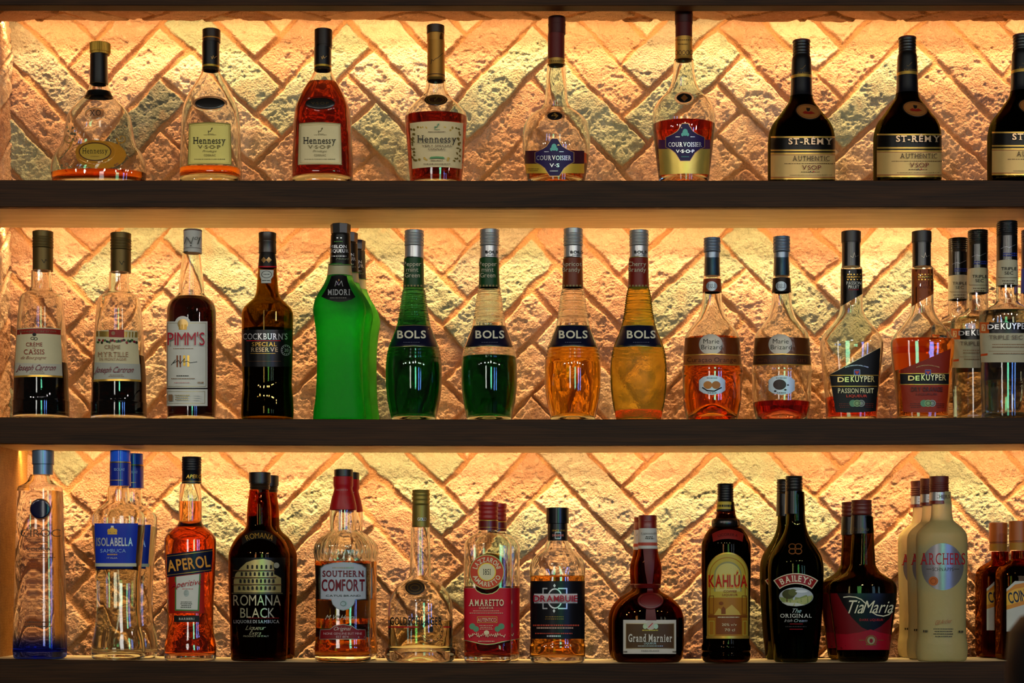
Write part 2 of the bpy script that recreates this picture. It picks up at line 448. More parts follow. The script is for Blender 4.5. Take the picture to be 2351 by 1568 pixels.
def row2(src, cx, Y, base, label, group=None):
    X = (cx-CX)/S(Y)
    return dup(src.root, (X, Y, shelf_z(base, X)+.0004), label, group)
# ------------------------------------------------------------------ the shelf unit and the walls
BASEZ = {1: T1, 2: T2, 3: T3}
def sag(k, X):                           # the boards bow a little under the load
    u = X/.84
    return {1: .001*u*u, 2: .0035*u*u, 3: .0058*u*u-.0018*u, 0: .0006*u*u}[k]
def shelf_z(base, X): return BASEZ[base]+sag(base, X)
def wood(name, c0, c1, rough=.5, sc=1.0):
    m, nt, out = newmat(name); b = nt.nodes.new('ShaderNodeBsdfPrincipled')
    tc = nt.nodes.new('ShaderNodeTexCoord'); mp = nt.nodes.new('ShaderNodeMapping'); mp.inputs['Scale'].default_value = (1.2*sc, 14, 14)
    n = nt.nodes.new('ShaderNodeTexNoise'); n.inputs['Scale'].default_value = 4; n.inputs['Detail'].default_value = 8; n.inputs['Distortion'].default_value = 1.2
    w = nt.nodes.new('ShaderNodeTexWave'); w.inputs['Scale'].default_value = 5; w.inputs['Distortion'].default_value = 9; w.inputs['Detail'].default_value = 4; w.bands_direction = 'Z'
    nt.links.new(tc.outputs['Object'], mp.inputs[0]); nt.links.new(mp.outputs[0], n.inputs['Vector']); nt.links.new(mp.outputs[0], w.inputs['Vector'])
    ma = nt.nodes.new('ShaderNodeMath'); ma.operation = 'MULTIPLY_ADD'; ma.inputs[1].default_value = .16
    nt.links.new(w.outputs['Fac'], ma.inputs[0]); nt.links.new(n.outputs['Fac'], ma.inputs[2])
    rp = nt.nodes.new('ShaderNodeValToRGB'); rp.color_ramp.elements[0].position = .38; rp.color_ramp.elements[1].position = .85
    rp.color_ramp.elements[0].color = lin(c0)+(1,); rp.color_ramp.elements[1].color = lin(c1)+(1,)
    nt.links.new(ma.outputs[0], rp.inputs[0]); nt.links.new(rp.outputs[0], b.inputs['Base Color']); b.inputs['Roughness'].default_value = rough; b.inputs['Specular IOR Level'].default_value = .12
    bp = nt.nodes.new('ShaderNodeBump'); bp.inputs['Strength'].default_value = .12; bp.inputs['Distance'].default_value = .002
    nt.links.new(ma.outputs[0], bp.inputs['Height']); nt.links.new(bp.outputs[0], b.inputs['Normal'])
    nt.links.new(b.outputs[0], out.inputs[0]); return m
OAK = wood('oak', 'd2c49c', 'ece0bc', .5)
DARK = wood('shaded_wood', '26160b', '402612', .55)  # unlit look of the oak front edges put into the colour; other boards share it
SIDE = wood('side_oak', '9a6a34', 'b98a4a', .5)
def bent(name, x0, x1, y0, y1, z0, z1, k, mat, parent, ch=.001, nx=48):
    prof = [(y0+ch, z0), (y1-ch, z0), (y1, z0+ch), (y1, z1-ch), (y1-ch, z1), (y0+ch, z1), (y0, z1-ch), (y0, z0+ch)]; n = len(prof)
    V = [(x0+(x1-x0)*i/nx, y, z+sag(k, x0+(x1-x0)*i/nx)) for i in range(nx+1) for y, z in prof]
    Fc = [(i*n+j, i*n+(j+1) % n, (i+1)*n+(j+1) % n, (i+1)*n+j) for i in range(nx) for j in range(n)]
    Fc = [f[::-1] for f in Fc]+[tuple(range(n)), tuple(nx*n+j for j in range(n))[::-1]]
    return link(name, mesh_from(name, V, Fc, [mat], sharp=30), parent)
for k, zt, zu, lb in ((1, T1, U1, 'upper long oak shelf with dark front edge carrying the cognac and brandy bottles'),
                      (2, T2, U2, 'middle long oak shelf with dark front edge carrying the liqueur bottles'),
                      (3, T3, T3-.043, 'lowest long oak shelf with dark front edge at the bottom of the photo')):
    r = thing('wall_shelf', lb, 'shelf', (0, 0, 0), 'long shelves on the brick wall')
    bent('board', -.985, .985, .0165, SHD, zu, zt, k, OAK, r); bent('front_edge', -.995, .995, 0, .016, zu-.001, zt+.0002, k, DARK, r)['label'] = 'oak front edge, shade put into its dark colour'
def structure(o):
    o['kind'] = 'structure'; return o
structure(bent('trim_1', -1.2, 1.2, -.012, .018, UT, UT+.16, 0, DARK, None))

# ---- herringbone brick, worked out as a height field
def vnoise(x, y, seed):
    xi = np.floor(x).astype(np.int64); yi = np.floor(y).astype(np.int64); fx = x-xi; fy = y-yi
    fx = fx*fx*(3-2*fx); fy = fy*fy*(3-2*fy)
    def h(a, b):
        q = (a*374761393+b*668265263+seed*1442695041) & 0x7fffffff; q = ((q ^ (q >> 13))*1274126177) & 0x7fffffff
        return ((q ^ (q >> 16)) & 0xffff)/65535.0
    return (h(xi, yi)*(1-fx)+h(xi+1, yi)*fx)*(1-fy)+(h(xi, yi+1)*(1-fx)+h(xi+1, yi+1)*fx)*fy
def fbm(x, y, seed, o=4):
    r = 0; a = .5
    for i in range(o): r = r+a*vnoise(x*2**i, y*2**i, seed+i*17); a *= .5
    return r/(1-.5**o)
def hsh(a, b, s):
    q = (a*73856093 ^ b*19349663 ^ s*83492791) & 0x7fffffff; q = ((q ^ (q >> 15))*2246822519) & 0x7fffffff
    return ((q ^ (q >> 13)) & 0xffff)/65535.0
def herring(x, y, L, Wd):
    """signed-in brick coordinates: (id, along, across, length dir)"""
    best = np.full(x.shape, -1, np.int64); lx = np.zeros_like(x); ly = np.zeros_like(x); hd = np.zeros(x.shape, np.int64)
    m0 = np.floor((x-y+Wd+L)/(2*L)).astype(np.int64)
    for m in (m0, m0-1, m0+1):
        k = np.floor((y+m*L)/Wd).astype(np.int64); ax = x-k*Wd-m*L; ay = y+m*L-k*Wd
        ok = (ax >= 0) & (ax < L) & (best < 0)
        best = np.where(ok, (k+500)*4000+(m+500)*2, best); lx = np.where(ok, ax, lx); ly = np.where(ok, ay, ly); hd = np.where(ok, 0, hd)
        k = np.floor((x-m*L)/Wd).astype(np.int64); ax = x-k*Wd-m*L; ay = y+m*L-k*Wd-Wd
        ok = (ay >= 0) & (ay < L) & (best < 0)
        best = np.where(ok, (k+500)*4000+(m+500)*2+1, best); lx = np.where(ok, ay, lx); ly = np.where(ok, ax, ly); hd = np.where(ok, 1, hd)
    return best, lx, ly, hd
BL, BW, SW = 304.0/1293, 86.05/1293, 1293.0
def brick_field(px, py):
    """px, py: drawing coordinates in units of 1/1293 m (x right, y down)"""
    y0 = np.interp(px, [-300, 214, 640, 1069, 1480, 1928, 2700], [100, 93, 76, 83, 88, 108, 125])
    dx = np.interp(px, [-300, 615, 1045, 1455, 1903, 2700], [0, 0, 0, 20, 0, 0])
    u = (px+dx-645)/SW; v = (y0-py)/SW
    wob = (fbm(px/90, py/90, 3, 2)-.5)*.010; wob2 = (fbm(px/90+40, py/90, 9, 2)-.5)*.010
    x = (u+v)/math.sqrt(2)+wob; y = (v-u)/math.sqrt(2)+wob2
    bid, lx, ly, hd = herring(x, y, BL, BW)
    r1, r2, r3, r4 = (hsh(bid, hd, s) for s in (1, 2, 3, 4))
    n1 = fbm(px/16, py/16, 21, 5); n2 = fbm(px/34+7, py/34, 33, 4); n3 = fbm(px/7, py/7, 55, 3)
    n4 = fbm(px/11+3, py/11, 61, 5); n5 = fbm(px/4, py/4, 71, 2)
    j = .0026+(n2-.5)*.004+(r3-.5)*.003
    d = np.minimum(np.minimum(lx, BL-lx), np.minimum(ly, BW-ly))-j+(n1-.5)*.006
    face = np.clip(d/.0032, 0, 1); face = face*face*(3-2*face)
    crumb = np.clip((n2-.56+.22*r2)*9, 0, 1); crumb = crumb*crumb*(3-2*crumb)
    h = face*(.0068+.0050*(r1-.5)+(lx/BL-.5)*.005*(r4-.5)*2+(ly/BW-.5)*.004*(r3-.5)*2+(n1-.5)*.0022+(n5-.5)*.0013)
    h -= face*crumb*(.0016+.0060*np.abs(n4-.5)+.0075*np.clip(n4-.56, 0, 1)+(n5-.5)*.0034)
    h += (1-face)*((n3-.5)*.0016+(n2-.5)*.003)
    n1 = n4
    return h, face, bid, hd, n1, n2, n3, r1, r2
OLIVE = [(570,160),(1130,170),(1650,140),(2030,250),(90,340),(890,320),(760,190),(215,600),(480,640),(620,740),(870,560),(1010,720),(1190,580),(1520,700),(1740,600),
         (1890,690),(1990,700),(170,1080),(470,1180),(760,1120),(900,1100),(1190,1200),(1300,1090),(1540,1230),(1700,1200),(1900,1230),(2250,1110),(1720,1400),(830,880),(1350,250),(1210,640)]
GREY = [(350,280),(100,170),(1100,590),(1560,110),(1420,1130)]
def brick_colour(px, py, bid, face, n1, n2, r1, r2, mortar=(.45, .22, .10)):
    def ids(L):
        a = np.array(L, float); return set(brick_field(a[:, 0], a[:, 1])[2].tolist())
    ol, gr = ids(OLIVE), ids(GREY)
    A = np.array([(.49, .265, .16), (.57, .34, .22), (.40, .21, .13), (.58, .40, .275), (.51, .30, .20)])
    c = A[np.minimum((r1*5).astype(int), 4)].copy()
    c[np.isin(bid, list(ol))] = (.325, .32, .22); c[np.isin(bid, list(gr))] = (.31, .245, .18); c[np.isin(bid, list(ids([(350, 280)])))] = (.13, .13, .10)
    c *= (.86+.28*n2)[:, None]; dust = np.clip((n1-.56)*4, 0, 1)[:, None]; c = c*(1-.25*dust)+np.array((.62, .50, .36))*.25*dust
    red = np.clip((.40-n2)*5, 0, 1)[:, None]; c = c*(1-.25*red)+np.array((.40, .18, .08))*.25*red
    return c*face[:, None]+np.array(mortar)*(1-face[:, None])
def brickmat():
    m, nt, out = newmat('brick'); b = nt.nodes.new('ShaderNodeBsdfPrincipled'); b.inputs['Roughness'].default_value = .88; b.inputs['Specular IOR Level'].default_value = .2
    at = nt.nodes.new('ShaderNodeAttribute'); at.attribute_name = 'brick'
    tc = nt.nodes.new('ShaderNodeTexCoord'); n = nt.nodes.new('ShaderNodeTexNoise'); n.inputs['Scale'].default_value = 320; n.inputs['Detail'].default_value = 7
    nt.links.new(tc.outputs['Object'], n.inputs['Vector'])
    hs = nt.nodes.new('ShaderNodeHueSaturation'); ma = nt.nodes.new('ShaderNodeMapRange'); ma.inputs[3].default_value = .8; ma.inputs[4].default_value = 1.22
    nt.links.new(n.outputs['Fac'], ma.inputs[0]); nt.links.new(ma.outputs[0], hs.inputs['Value']); nt.links.new(at.outputs['Color'], hs.inputs['Color']); nt.links.new(hs.outputs[0], b.inputs['Base Color'])
    bp = nt.nodes.new('ShaderNodeBump'); bp.inputs['Strength'].default_value = 1.0; bp.inputs['Distance'].default_value = .004
    nt.links.new(n.outputs['Fac'], bp.inputs['Height']); nt.links.new(bp.outputs[0], b.inputs['Normal']); nt.links.new(b.outputs[0], out.inputs[0]); return m
BRICK = brickmat()
def brick_sheet(name, nu, nv, pos, draw):
    """grid of nu x nv points; draw(u,v)->drawing coords, pos(u,v,h)->world"""
    uu, vv = np.meshgrid(np.linspace(0, 1, nu), np.linspace(0, 1, nv)); uu = uu.ravel(); vv = vv.ravel()
    px, py = draw(uu, vv); h, face, bid, hd, n1, n2, n3, r1, r2 = brick_field(px, py)
    P = pos(uu, vv, h); col = brick_colour(px, py, bid, face, n1, n2, r1, r2)
    me = bpy.data.meshes.new(name); i, j = np.meshgrid(np.arange(nu-1), np.arange(nv-1)); a = (j*nu+i).ravel()
    q = np.stack([a, a+1, a+nu+1, a+nu], 1)
    me.vertices.add(len(P)); me.vertices.foreach_set('co', P.ravel())
    me.loops.add(q.size); me.loops.foreach_set('vertex_index', q.ravel()); me.polygons.add(len(q))
    me.polygons.foreach_set('loop_start', np.arange(0, q.size, 4)); me.update(calc_edges=True)
    me.polygons.foreach_set('use_smooth', np.ones(len(q), bool))
    ca = me.color_attributes.new('brick', 'FLOAT_COLOR', 'POINT'); ca.data.foreach_set('color', np.concatenate([col, np.ones((len(col), 1))], 1).ravel())
    me.materials.append(BRICK); return structure(link(name, me))
XL, XR, ZB, ZTOP = -.885, 1.02, -.19, 1.04
WX0, WX1 = XL-.02, XR+.02
brick_sheet('wall_back', 1330, 850, lambda u, v, h: np.stack([WX0+(WX1-WX0)*u, WY+.006-h, ZB+(ZTOP-ZB)*v], 1),
            lambda u, v: (CX+(WX0+(WX1-WX0)*u)*SW, HZ-(ZB+(ZTOP-ZB)*v)*SW))
# brick soffit over the top shelf, its back edge ragged, a slot for the lamp strip behind it
brick_sheet('ceiling', 900, 110, lambda u, v, h: np.stack([-1.05+2.1*u, .19-(.19-.012)*v, UT+.041-.5*h-.012*np.clip((.04-v)/.04, 0, 1)**2*0+.004*(fbm(u*40, v*0, 77, 3)-.5)], 1)[:, [0, 1, 2]],
            lambda u, v: (CX+(-1.05+2.1*u)*SW+900, v*260+1400+(u*2.1)*300))
# left side: rough brick return beside the two upper rows, oak panel beside the lowest
brick_sheet('wall_left', 200, 420, lambda u, v, h: np.stack([XL-.012+h*1.1, .26-.30*u, U2-.02+(ZTOP-U2)*v], 1),
            lambda u, v: (u*390+300+4000, HZ-(v*1.0)*SW))
structure(bent('trim_2', XL-.05, XL+.024, .0, WY+.01, T3-.005, U2+.01, 0, SIDE, None, nx=2))
structure(bent('wall_right', XR, XR+.03, -.02, WY+.01, ZB, ZTOP, 0, DARK, None, nx=2))
structure(bent('trim_3', -1.2, 1.2, .02, WY+.06, ZTOP, ZTOP+.03, 0, DARK, None, nx=2))
EMIT, nt_, out_ = newmat('led'); e_ = nt_.nodes.new('ShaderNodeEmission'); e_.inputs[0].default_value = (1, .62, .25, 1); e_.inputs[1].default_value = 6; nt_.links.new(e_.outputs[0], out_.inputs[0])
for zz, k, lb in ((UT+.056, 0, 'thin warm light strip hidden behind the brick soffit above the top row'), (U1+.016, 1, 'thin warm light strip on the back edge of the upper shelf'), (U2+.016, 2, 'thin warm light strip on the back edge of the middle shelf')):
    y = .1905 if k == 0 else SHD+.0002
    o = bent('light_strip', -.97, .97, y, y+.003, zz, zz+.006, k, EMIT, None, .0004); o['label'] = lb; o['category'] = 'light'; o['group'] = 'light strips behind the shelves'
# room floor and the black rounded post close to the lens
FL = paint('3a2c22', .6)
structure(link('floor', mesh_from('floor', [(-4, -7, -1.2), (4, -7, -1.2), (4, .3, -1.2), (-4, .3, -1.2)], [(0, 1, 2, 3)], [FL])))
pr = thing('black_post', 'black rounded post standing out of focus in the lower right foreground', 'post', (.4375, -1.6, -1.2))
def solid(name, pts, mat, parent):
    V, Fc = rings([(pts[0][0], None)]+[(z, r, r, 2) for z, r in pts]+[(pts[-1][0], None)], 40); return link(name, mesh_from(name, V, Fc, [mat]), parent)
solid('shaft', [(.01, .058), (.9, .062), (1.135, .065), (1.16, .063), (1.172, .054), (1.178, .035), (1.180, .01)], paint('050506', .5), pr)
solid('foot', [(0, .12), (.008, .12), (.014, .09), (.02, .07)], paint('08080a', .5), pr)
# ------------------------------------------------------------------ top row
def T(s, cx, cy, w, h, m, style='s', **k): k['style'] = style; return ('T', s, cx, cy, w, h, m, k)
CREAM, INK, GOLD, SILV, WHITE = paint('e8dfc6', .55), paint('17120e', .5), foil('d8a845'), foil('c9c9c9'), paint('e6e4dc', .5)
BLACK, NAVY, RED, BROWN, DGOLD = paint('0a0908', .35), paint('10163a', .35), paint('b3121f', .45), paint('4a2a12', .5), foil('8a6a2c')
BLKCAP, PALEGOLD = gloss('0b0a0a', .3), foil('cbbf72', .45)
CLEAR = glass('fdfefb'); AMB = (.62, .13, .012)
def small(cx, y, w, m, n=1, dy=5, h=2.6, seed=1):
    """lines of print too fine to read in the photograph: rows of tiny strokes"""
    rnd = random.Random(seed); out = []
    for i in range(n):
        ww = w*(1-.25*rnd.random()); x = cx-ww/2
        while x < cx+ww/2-1:
            l = rnd.uniform(1.4, 3.4); out.append(('R', x, y+i*dy-h/2, min(x+l, cx+ww/2), y+i*dy+h/2, m)); x += l+rnd.uniform(.8, 1.6)
    V = [q for q in out]
    return V
def bowed(x0, x1, y, X0, X1, Y, up, dn, n=14):
    """label outline whose top bows up by `up` and bottom bows down by `dn` pixels"""
    return [(x0+(x1-x0)*i/n, y-up*4*i/n*(1-i/n)) for i in range(n+1)]+[(X1+(X0-X1)*i/n, Y+dn*4*i/n*(1-i/n)) for i in range(n+1)]
def figure(cx, cy, s, m):            # small heraldic arm with an axe
    return [('W', [(cx-5*s, cy+6*s), (cx-6*s, cy), (cx, cy+1*s), (cx+4*s, cy-6*s)], 2.2*s, m), ('P', [(cx+1*s, cy-8*s), (cx+7*s, cy-10*s), (cx+6*s, cy-4*s)], m), ('R', cx-8*s, cy+8*s, cx+9*s, cy+9.2*s, m)]
# flat carafe with the oval gold plate
PX = [(122, 19), (190, 20), (200, 22), (211, 26), (221, 31), (232, 44), (253, 63), (271, 73), (293, 77), (314, 80), (336, 87.5), (353, 99), (371, 107), (388, 109.5), (414, 107), (429, 103)]
b = Bottle('cognac_bottle', 'wide flat carafe with ribbed gold stopper and oval gold plate, nearly empty', 'bottle', 227, 1, PX, Y=.055, n=2.3, ratio=.52, g=CLEAR, liq=(399, liquid(AMB)), tb=.008, capdx=3)
b.cap([(100, 121, 23.2), (121, 126, 21)], 'stopper', foil('c79a3c', .3), rib=40)
b.sleeve('neck_capsule', 126, 194, BLKCAP).sleeve('neck_ring', 190, 194.5, foil('6e5420')).sleeve('neck_ribbon', 211, 224, BLACK)
b.seal('rosette', 219, 262, 24, 15, CLEAR, .0022); b.lab('printed_lettering', [T('XO', 219, 260, 26, 13, INK, 'r')], off=.0026)
b.seal('plate_frame', 219, 349, 46, 27.5, CLEAR, .002)
b.lab('plate', [('E', 219, 349, 37, 21.5, BROWN), ('E', 219, 349, 34.5, 19, paint('b8902f', .4)), T('Hennessy', 219, 347, 58, 12.5, INK, 'r'), T('COGNAC', 219, 360, 20, 2.6, BROWN)], off=.0024)
def scroll(cx, cy, sgn):
    pts = []
    for i in range(26):
        t = i/25; a = t*7.0; r = 11*(1-t)+2; pts.append((cx+sgn*(r*math.cos(a)+14*t*0), cy-18+44*t*.0+r*math.sin(a)))
    return ('W', pts, 2.4, CLEAR), ('W', [(cx+sgn*11, cy-18), (cx+sgn*5, cy), (cx-sgn*12, cy+22), (cx-sgn*20, cy+30)], 2.6, CLEAR)
for sg, nm in ((-1, 158), (1, 279)):
    b.lab('embossed_scroll', list(scroll(nm, 336, -sg)), off=.0014)
rn = random.Random(3)
for x0, y0 in ((150, 385), (275, 385), (163, 300), (275, 300)):
    b.lab('embossed_grape_cluster', [('E', x0+rn.uniform(-14, 14), y0+rn.uniform(-9, 9), 3, 2.8, CLEAR) for _ in range(11)], off=.0014)
b.lab('back_plate', [('E', 232, 356, 58, 32, frosted('c9b45c', .7))], back=True)
# two square shouldered cognacs
PV = [(93, 19), (156, 19.2), (163, 19.8), (172, 24), (186, 31), (209, 44), (232, 55), (255, 62.5), (290, 65.5), (335, 67), (381, 69), (429, 68.5)]
def vsop(cx, dx, lev, ink, col, lb, txt, capc):
    b = Bottle('cognac_bottle', lb, 'bottle', cx, 1, PV, n=3.2, ratio=.75, g=CLEAR, liq=(lev, liquid((.34, .025, .003) if lev < 300 else (.75, .2, .02))), tb=.012, punt=.008, capdx=1.5)
    b.cap([(69, 106, 20.6), (106, 111, 19.6)] if lev < 300 else [(69, 88, 20.6), (88, 91, 20), (91, 98, 20.4)], 'cap', capc)
    if lev > 300: b.lathe('cap_band', [(88, 20.8), (91.4, 20.8)], foil('b07a35'))
    b.sleeve('neck_capsule', 98 if lev > 300 else 110, 152, BLKCAP).sleeve('neck_ring', 152, 156.5, foil('b99535')).sleeve('capsule_hem', 156.5, 163, gloss('2a2015'))
    b.lab('signature', [('W', [(cx+3+dx, 130), (cx+5+dx, 136), (cx+7+dx, 128), (cx+9+dx, 134), (cx+15+dx, 129)], 1.0, foil('b98f50'))], off=.0008)
    sx = cx+dx
    b.seal('seal_frame', sx, 238, 40, 18, CLEAR, .0016); b.seal('seal', sx, 238, 34, 13.5, gloss('15100c', .3), .0026, shapes=[T('V·S·O·P', sx, 238, 40, 6, foil('5c4a2c'))] if lev < 300 else [])
    L, R = sx-50, sx+49
    b.lab('label', [('P', bowed(L+2, R-2, 284, L-1, R+1, 379, 3.5, -1.5), paint(col[0], .5)), ('P', bowed(L+4, R-4, 287, L+1.5, R-1.5, 376.5, 3.2, -1.5), paint(col[1], .45, .2)),
       ('W', [(L+6, 289), (sx, 286), (R-6, 289), (R-4, 373), (L+4, 373), (L+6, 289)], .7, DGOLD)]+figure(sx+1, 301, .8, ink)+small(sx, 310, 30, ink, 1, 4, 1.2, 4)+small(sx, 366, 84, ink, 1, 4, 1.2, 5)+
       [T('Hennessy', sx-1, 323, 74, 15, INK, 'r'), T('V·S·O·P', sx-2, 338, 52, 7.5, ink, 'r'), T('Privilege', sx, 347.5, 31, 5, ink, 't', shear=.5), T('COGNAC', sx, 357, 27, 4.5, ink, 'r')])
vsop(484, -2, 391, paint('4d3c1e', .5), ('8f7d34', 'd2bf66'), 'empty clear square bottle with pale gold label, amber dregs and black seal, beside the carafe', None, gloss('2a1a10', .3))
vsop(741, -6, 191, paint('6b5b35', .5), ('a08c5c', 'cbb98c'), 'square bottle full of dark red cognac with silvery gold label', None, gloss('1c1009', .3))
# round-shouldered tapering cognac with the cream label
P4 = [(80, 19), (180, 20), (190, 22.5), (203, 24.2), (220, 31), (234, 45), (251, 61), (262, 69), (274, 71), (286, 70.5), (333, 66.6), (380, 63), (413, 60), (429, 58.5)]
b = Bottle('cognac_bottle', 'tapering bottle of red brown cognac with cream vine-bordered label and long gold neck', 'bottle', 1001, 1, P4, n=2.3, ratio=.85, g=CLEAR, liq=(270, liquid((.40, .035, .004))), capdx=-1)
b.cap([(59.5, 78, 20.4)], 'cap', gloss('33200f', .35)); b.lathe('capsule_collar', [(78, 19.6), (95, 19.6)], foil('b07c35', .4))
b.sleeve('neck_capsule', 95, 181, foil('a8752f', .42)).sleeve('capsule_line', 174, 176, BROWN, .0008).sleeve('capsule_hem', 181, 187, foil('6f5526', .4))
b.lab('signature', [('W', [(990, 147), (992, 137), (995, 140), (1000, 135), (1005, 133), (1016, 122)], 1.0, INK)], off=.0009)
b.seal('seal', 1001, 230, 26, 12.5, gloss('2b170c', .3), .003, shapes=[('O', 1001, 230, 21, 9.5, 1.2, DGOLD), ('O', 1001, 230, 16, 7, 1, DGOLD)]+figure(1001, 229, .5, DGOLD))
rn = random.Random(5); BG = foil('8f7430', .4); vine = []
for i in range(62):
    t = i/62; per = [(950, 296), (1054, 296), (1051, 366), (952, 366), (950, 296)]; k = int(t*4); f = t*4-k
    x = per[k][0]+(per[k+1][0]-per[k][0])*f; y = per[k][1]+(per[k+1][1]-per[k][1])*f
    if k in (0, 2) and .32 < f < .68: continue
    vine.append(('E', x+rn.uniform(-3.5, 3.5), y+rn.uniform(-4, 4), rn.uniform(1.8, 3.4), rn.uniform(1.2, 2.6), BG, rn.uniform(0, 90)))
b.lab('label', [('P', bowed(941, 1063, 283, 947, 1060, 388, 5, -4.5), paint('d9c08e', .5))]+vine+figure(1003, 292, .75, paint('2f7a55', .4))+
      [('E', 1003+dx_, 362+abs(dx_)*.1, 4, 2.2, paint('4f8a4a', .4), dx_*2) for dx_ in (-12, -7, -2, 3, 8, 13)]+small(1003, 304, 40, BROWN, 1, 4, 1.4, 8)+small(1003, 370, 30, BROWN, 1, 4, 1.6, 9)+small(1003, 378, 66, BROWN, 1, 4, 1.6, 10)+
      [T('Hennessy', 1003, 321, 83, 17, INK, 'r'), T('VERY SPECIAL', 1003, 336.5, 64, 4.5, BROWN), T('COGNAC', 1003, 344, 37, 5.5, BROWN, 'r')])
# two long-necked cognacs with the shield
PURP, SHLD, YEL = paint('3c1424', .35), paint('24124a', .5), paint('d0a83a', .4, .3)
P5 = [(60, 18.5), (148, 19), (153, 21), (180, 22.5), (204, 24), (234, 27), (249, 35), (259, 49), (274, 65), (291, 74.6), (316, 78), (341, 77), (366, 74), (413, 66.5), (429, 63.5)]
def shield(cx, top, k=1.0): return [(cx-7*k, top), (cx+7*k, top), (cx+12*k, top+9*k), (cx+18*k, top+18*k), (cx+27*k, top+24*k), (cx+44*k, top+32*k), (cx+44*k, top+54*k), (cx+32*k, top+60*k), (cx+22*k, top+68*k), (cx+11*k, top+86*k), (cx-11*k, top+86*k), (cx-22*k, top+68*k), (cx-32*k, top+60*k), (cx-44*k, top+54*k), (cx-44*k, top+32*k), (cx-27*k, top+24*k), (cx-18*k, top+18*k), (cx-12*k, top+9*k)]
TEAL = paint('5fb7a8', .4)
def emb(cx, cy): return [('E', cx, cy-2, 6, 8, TEAL), ('E', cx-6, cy+3, 3, 4, TEAL), ('E', cx+6, cy+3, 3, 4, TEAL), ('R', cx-22, cy+8, cx-12, cy+9, SILV), ('R', cx+12, cy+8, cx+22, cy+9, SILV)]
b = Bottle('cognac_bottle', 'long-necked bottle, one third full, with plum cap and shield on maroon and yellow band', 'bottle', 1277, 1, P5, Y=.06, n=2, ratio=.9, g=CLEAR, liq=(358, liquid((.55, .11, .008))), tb=.012, punt=.016, capdx=1.5)
b.cap([(40, 56.5, 19.8), (56.5, 58, 20.4), (58, 79, 20)], 'cap', paint('3f1512', .4)).sleeve('neck_capsule', 79, 137, paint('571a17', .4)).sleeve('capsule_band', 137, 151, foil('b38a40', .45))
b.lab('capsule_ornament', [('R', 1262+i*4, 139, 1264+i*4, 141, BROWN) for i in range(9)], off=.0009)
b.seal('seal_frame', 1274, 268, 23, 15, CLEAR, .002); b.seal('seal', 1274, 267, 17, 9.5, gloss('120d0a', .3), .0032, shapes=[('P', [(1274, 260), (1282, 267), (1274, 274), (1266, 267)], foil('b8843e'))])
b.lab('label', [('R', 1206, 346, 1341, 376, PURP), ('R', 1206, 376, 1341, 398, YEL), ('P', shield(1273, 317, 1.03), foil('b58a58', .35)), ('P', shield(1273, 318.5, .99), SHLD)]+emb(1272, 340)+small(1225, 388, 28, BROWN, 2, 4, 1.2, 3)+
      [T('COURVOISIER', 1272, 363, 78, 10, SILV, 'r'), T('V·S', 1273, 380, 22, 8, SILV, 'b'), T('COGNAC', 1272, 393, 18, 2.5, SILV)])
P6 = [(38, 18.5), (135, 19), (140, 22), (170, 25), (196, 31), (214, 42), (232, 59), (253, 69.7), (273, 72.5), (294, 71.5), (325, 68), (377, 62), (413, 57.5), (429, 55.5)]
b = Bottle('cognac_bottle', 'tallest long-necked bottle touching the header board, with purple shield over gold band', 'bottle', 1570, 1, P6, n=2, ratio=.85, g=CLEAR, liq=(287, liquid((.58, .055, .006))), tb=.012, punt=.012)
b.cap([(20, 34, 20.3), (34, 36, 20.8), (36, 55, 20.4)], 'cap', paint('36120f', .4)).sleeve('neck_capsule', 55, 87, paint('4c1714', .4)).sleeve('capsule_band', 87, 139, foil('bd8c3e', .42))
b.lab('capsule_ornament', [('O', 1554+i*8, 121, 3, 5, 1.1, BROWN) for i in range(5)]+[('R', 1551+i*4, 91, 1553+i*4, 93, BROWN) for i in range(10)]+small(1568, 102, 26, BROWN, 1, 4, 1.6, 2), off=.0009)
b.seal('seal_frame', 1571, 226, 22, 15, CLEAR, .002); b.seal('seal', 1571, 225.5, 17, 10.5, gloss('120d0a', .3), .0032, shapes=[('P', [(1571, 218), (1579, 226), (1571, 234), (1563, 226)], foil('9a5a2a'))])
b.lab('label', [('R', 1512, 321, 1630, 342, paint('4b2344', .35)), ('P', [(1512, 342), (1630, 342), (1627, 400), (1572, 398), (1516, 402)], foil('c9ad55', .38)), ('P', shield(1573, 282.5, 1.03), foil('b58a58', .35)), ('P', shield(1573, 284, .99), SHLD)]+emb(1573, 306)+
      [T('COURVOISIER', 1573, 332, 76, 10, SILV, 'r'), T('V·S·O·P', 1573, 347.5, 42, 7, SILV, 'b'), T('COGNAC', 1573, 360, 18, 2.5, TEAL)])
# three dark brandies
P7 = [(98, 18), (128, 18.5), (135, 21), (150, 22), (184, 23.3), (214, 24.2), (232, 28), (253, 42), (271, 55), (288, 67.5), (306, 74), (329, 76.5), (380, 76.5), (429, 76)]
STL = ['dark brandy bottle with cream label, leftmost of three, its oval badge turned right', 'dark brandy bottle with cream label, middle of three at the right', 'dark brandy bottle with cream label, cut off by the right edge']
b = Bottle('brandy_bottle', STL[0], 'bottle', 1840, 1, P7, Y=.058, n=2.2, ratio=.85, g=glass('8a8a50'), liq=(200, liquid((.04, .012, .003))), group='brandies at the right of the top row')
b.cap([(94, 98, 20.4), (98, 131, 19.8)], 'cap', gloss('120c09', .35), ridges=(101, 129, 4, .8)); b.lathe('cap_top', [(93.6, 20.2), (97, 20.6)], gloss('5a2028', .4))
b.sleeve('neck_capsule', 131, 175, BLKCAP).sleeve('capsule_ring', 175, 182, foil('b5903e')).sleeve('capsule_tail', 182, 222, gloss('0a0a10', .25))
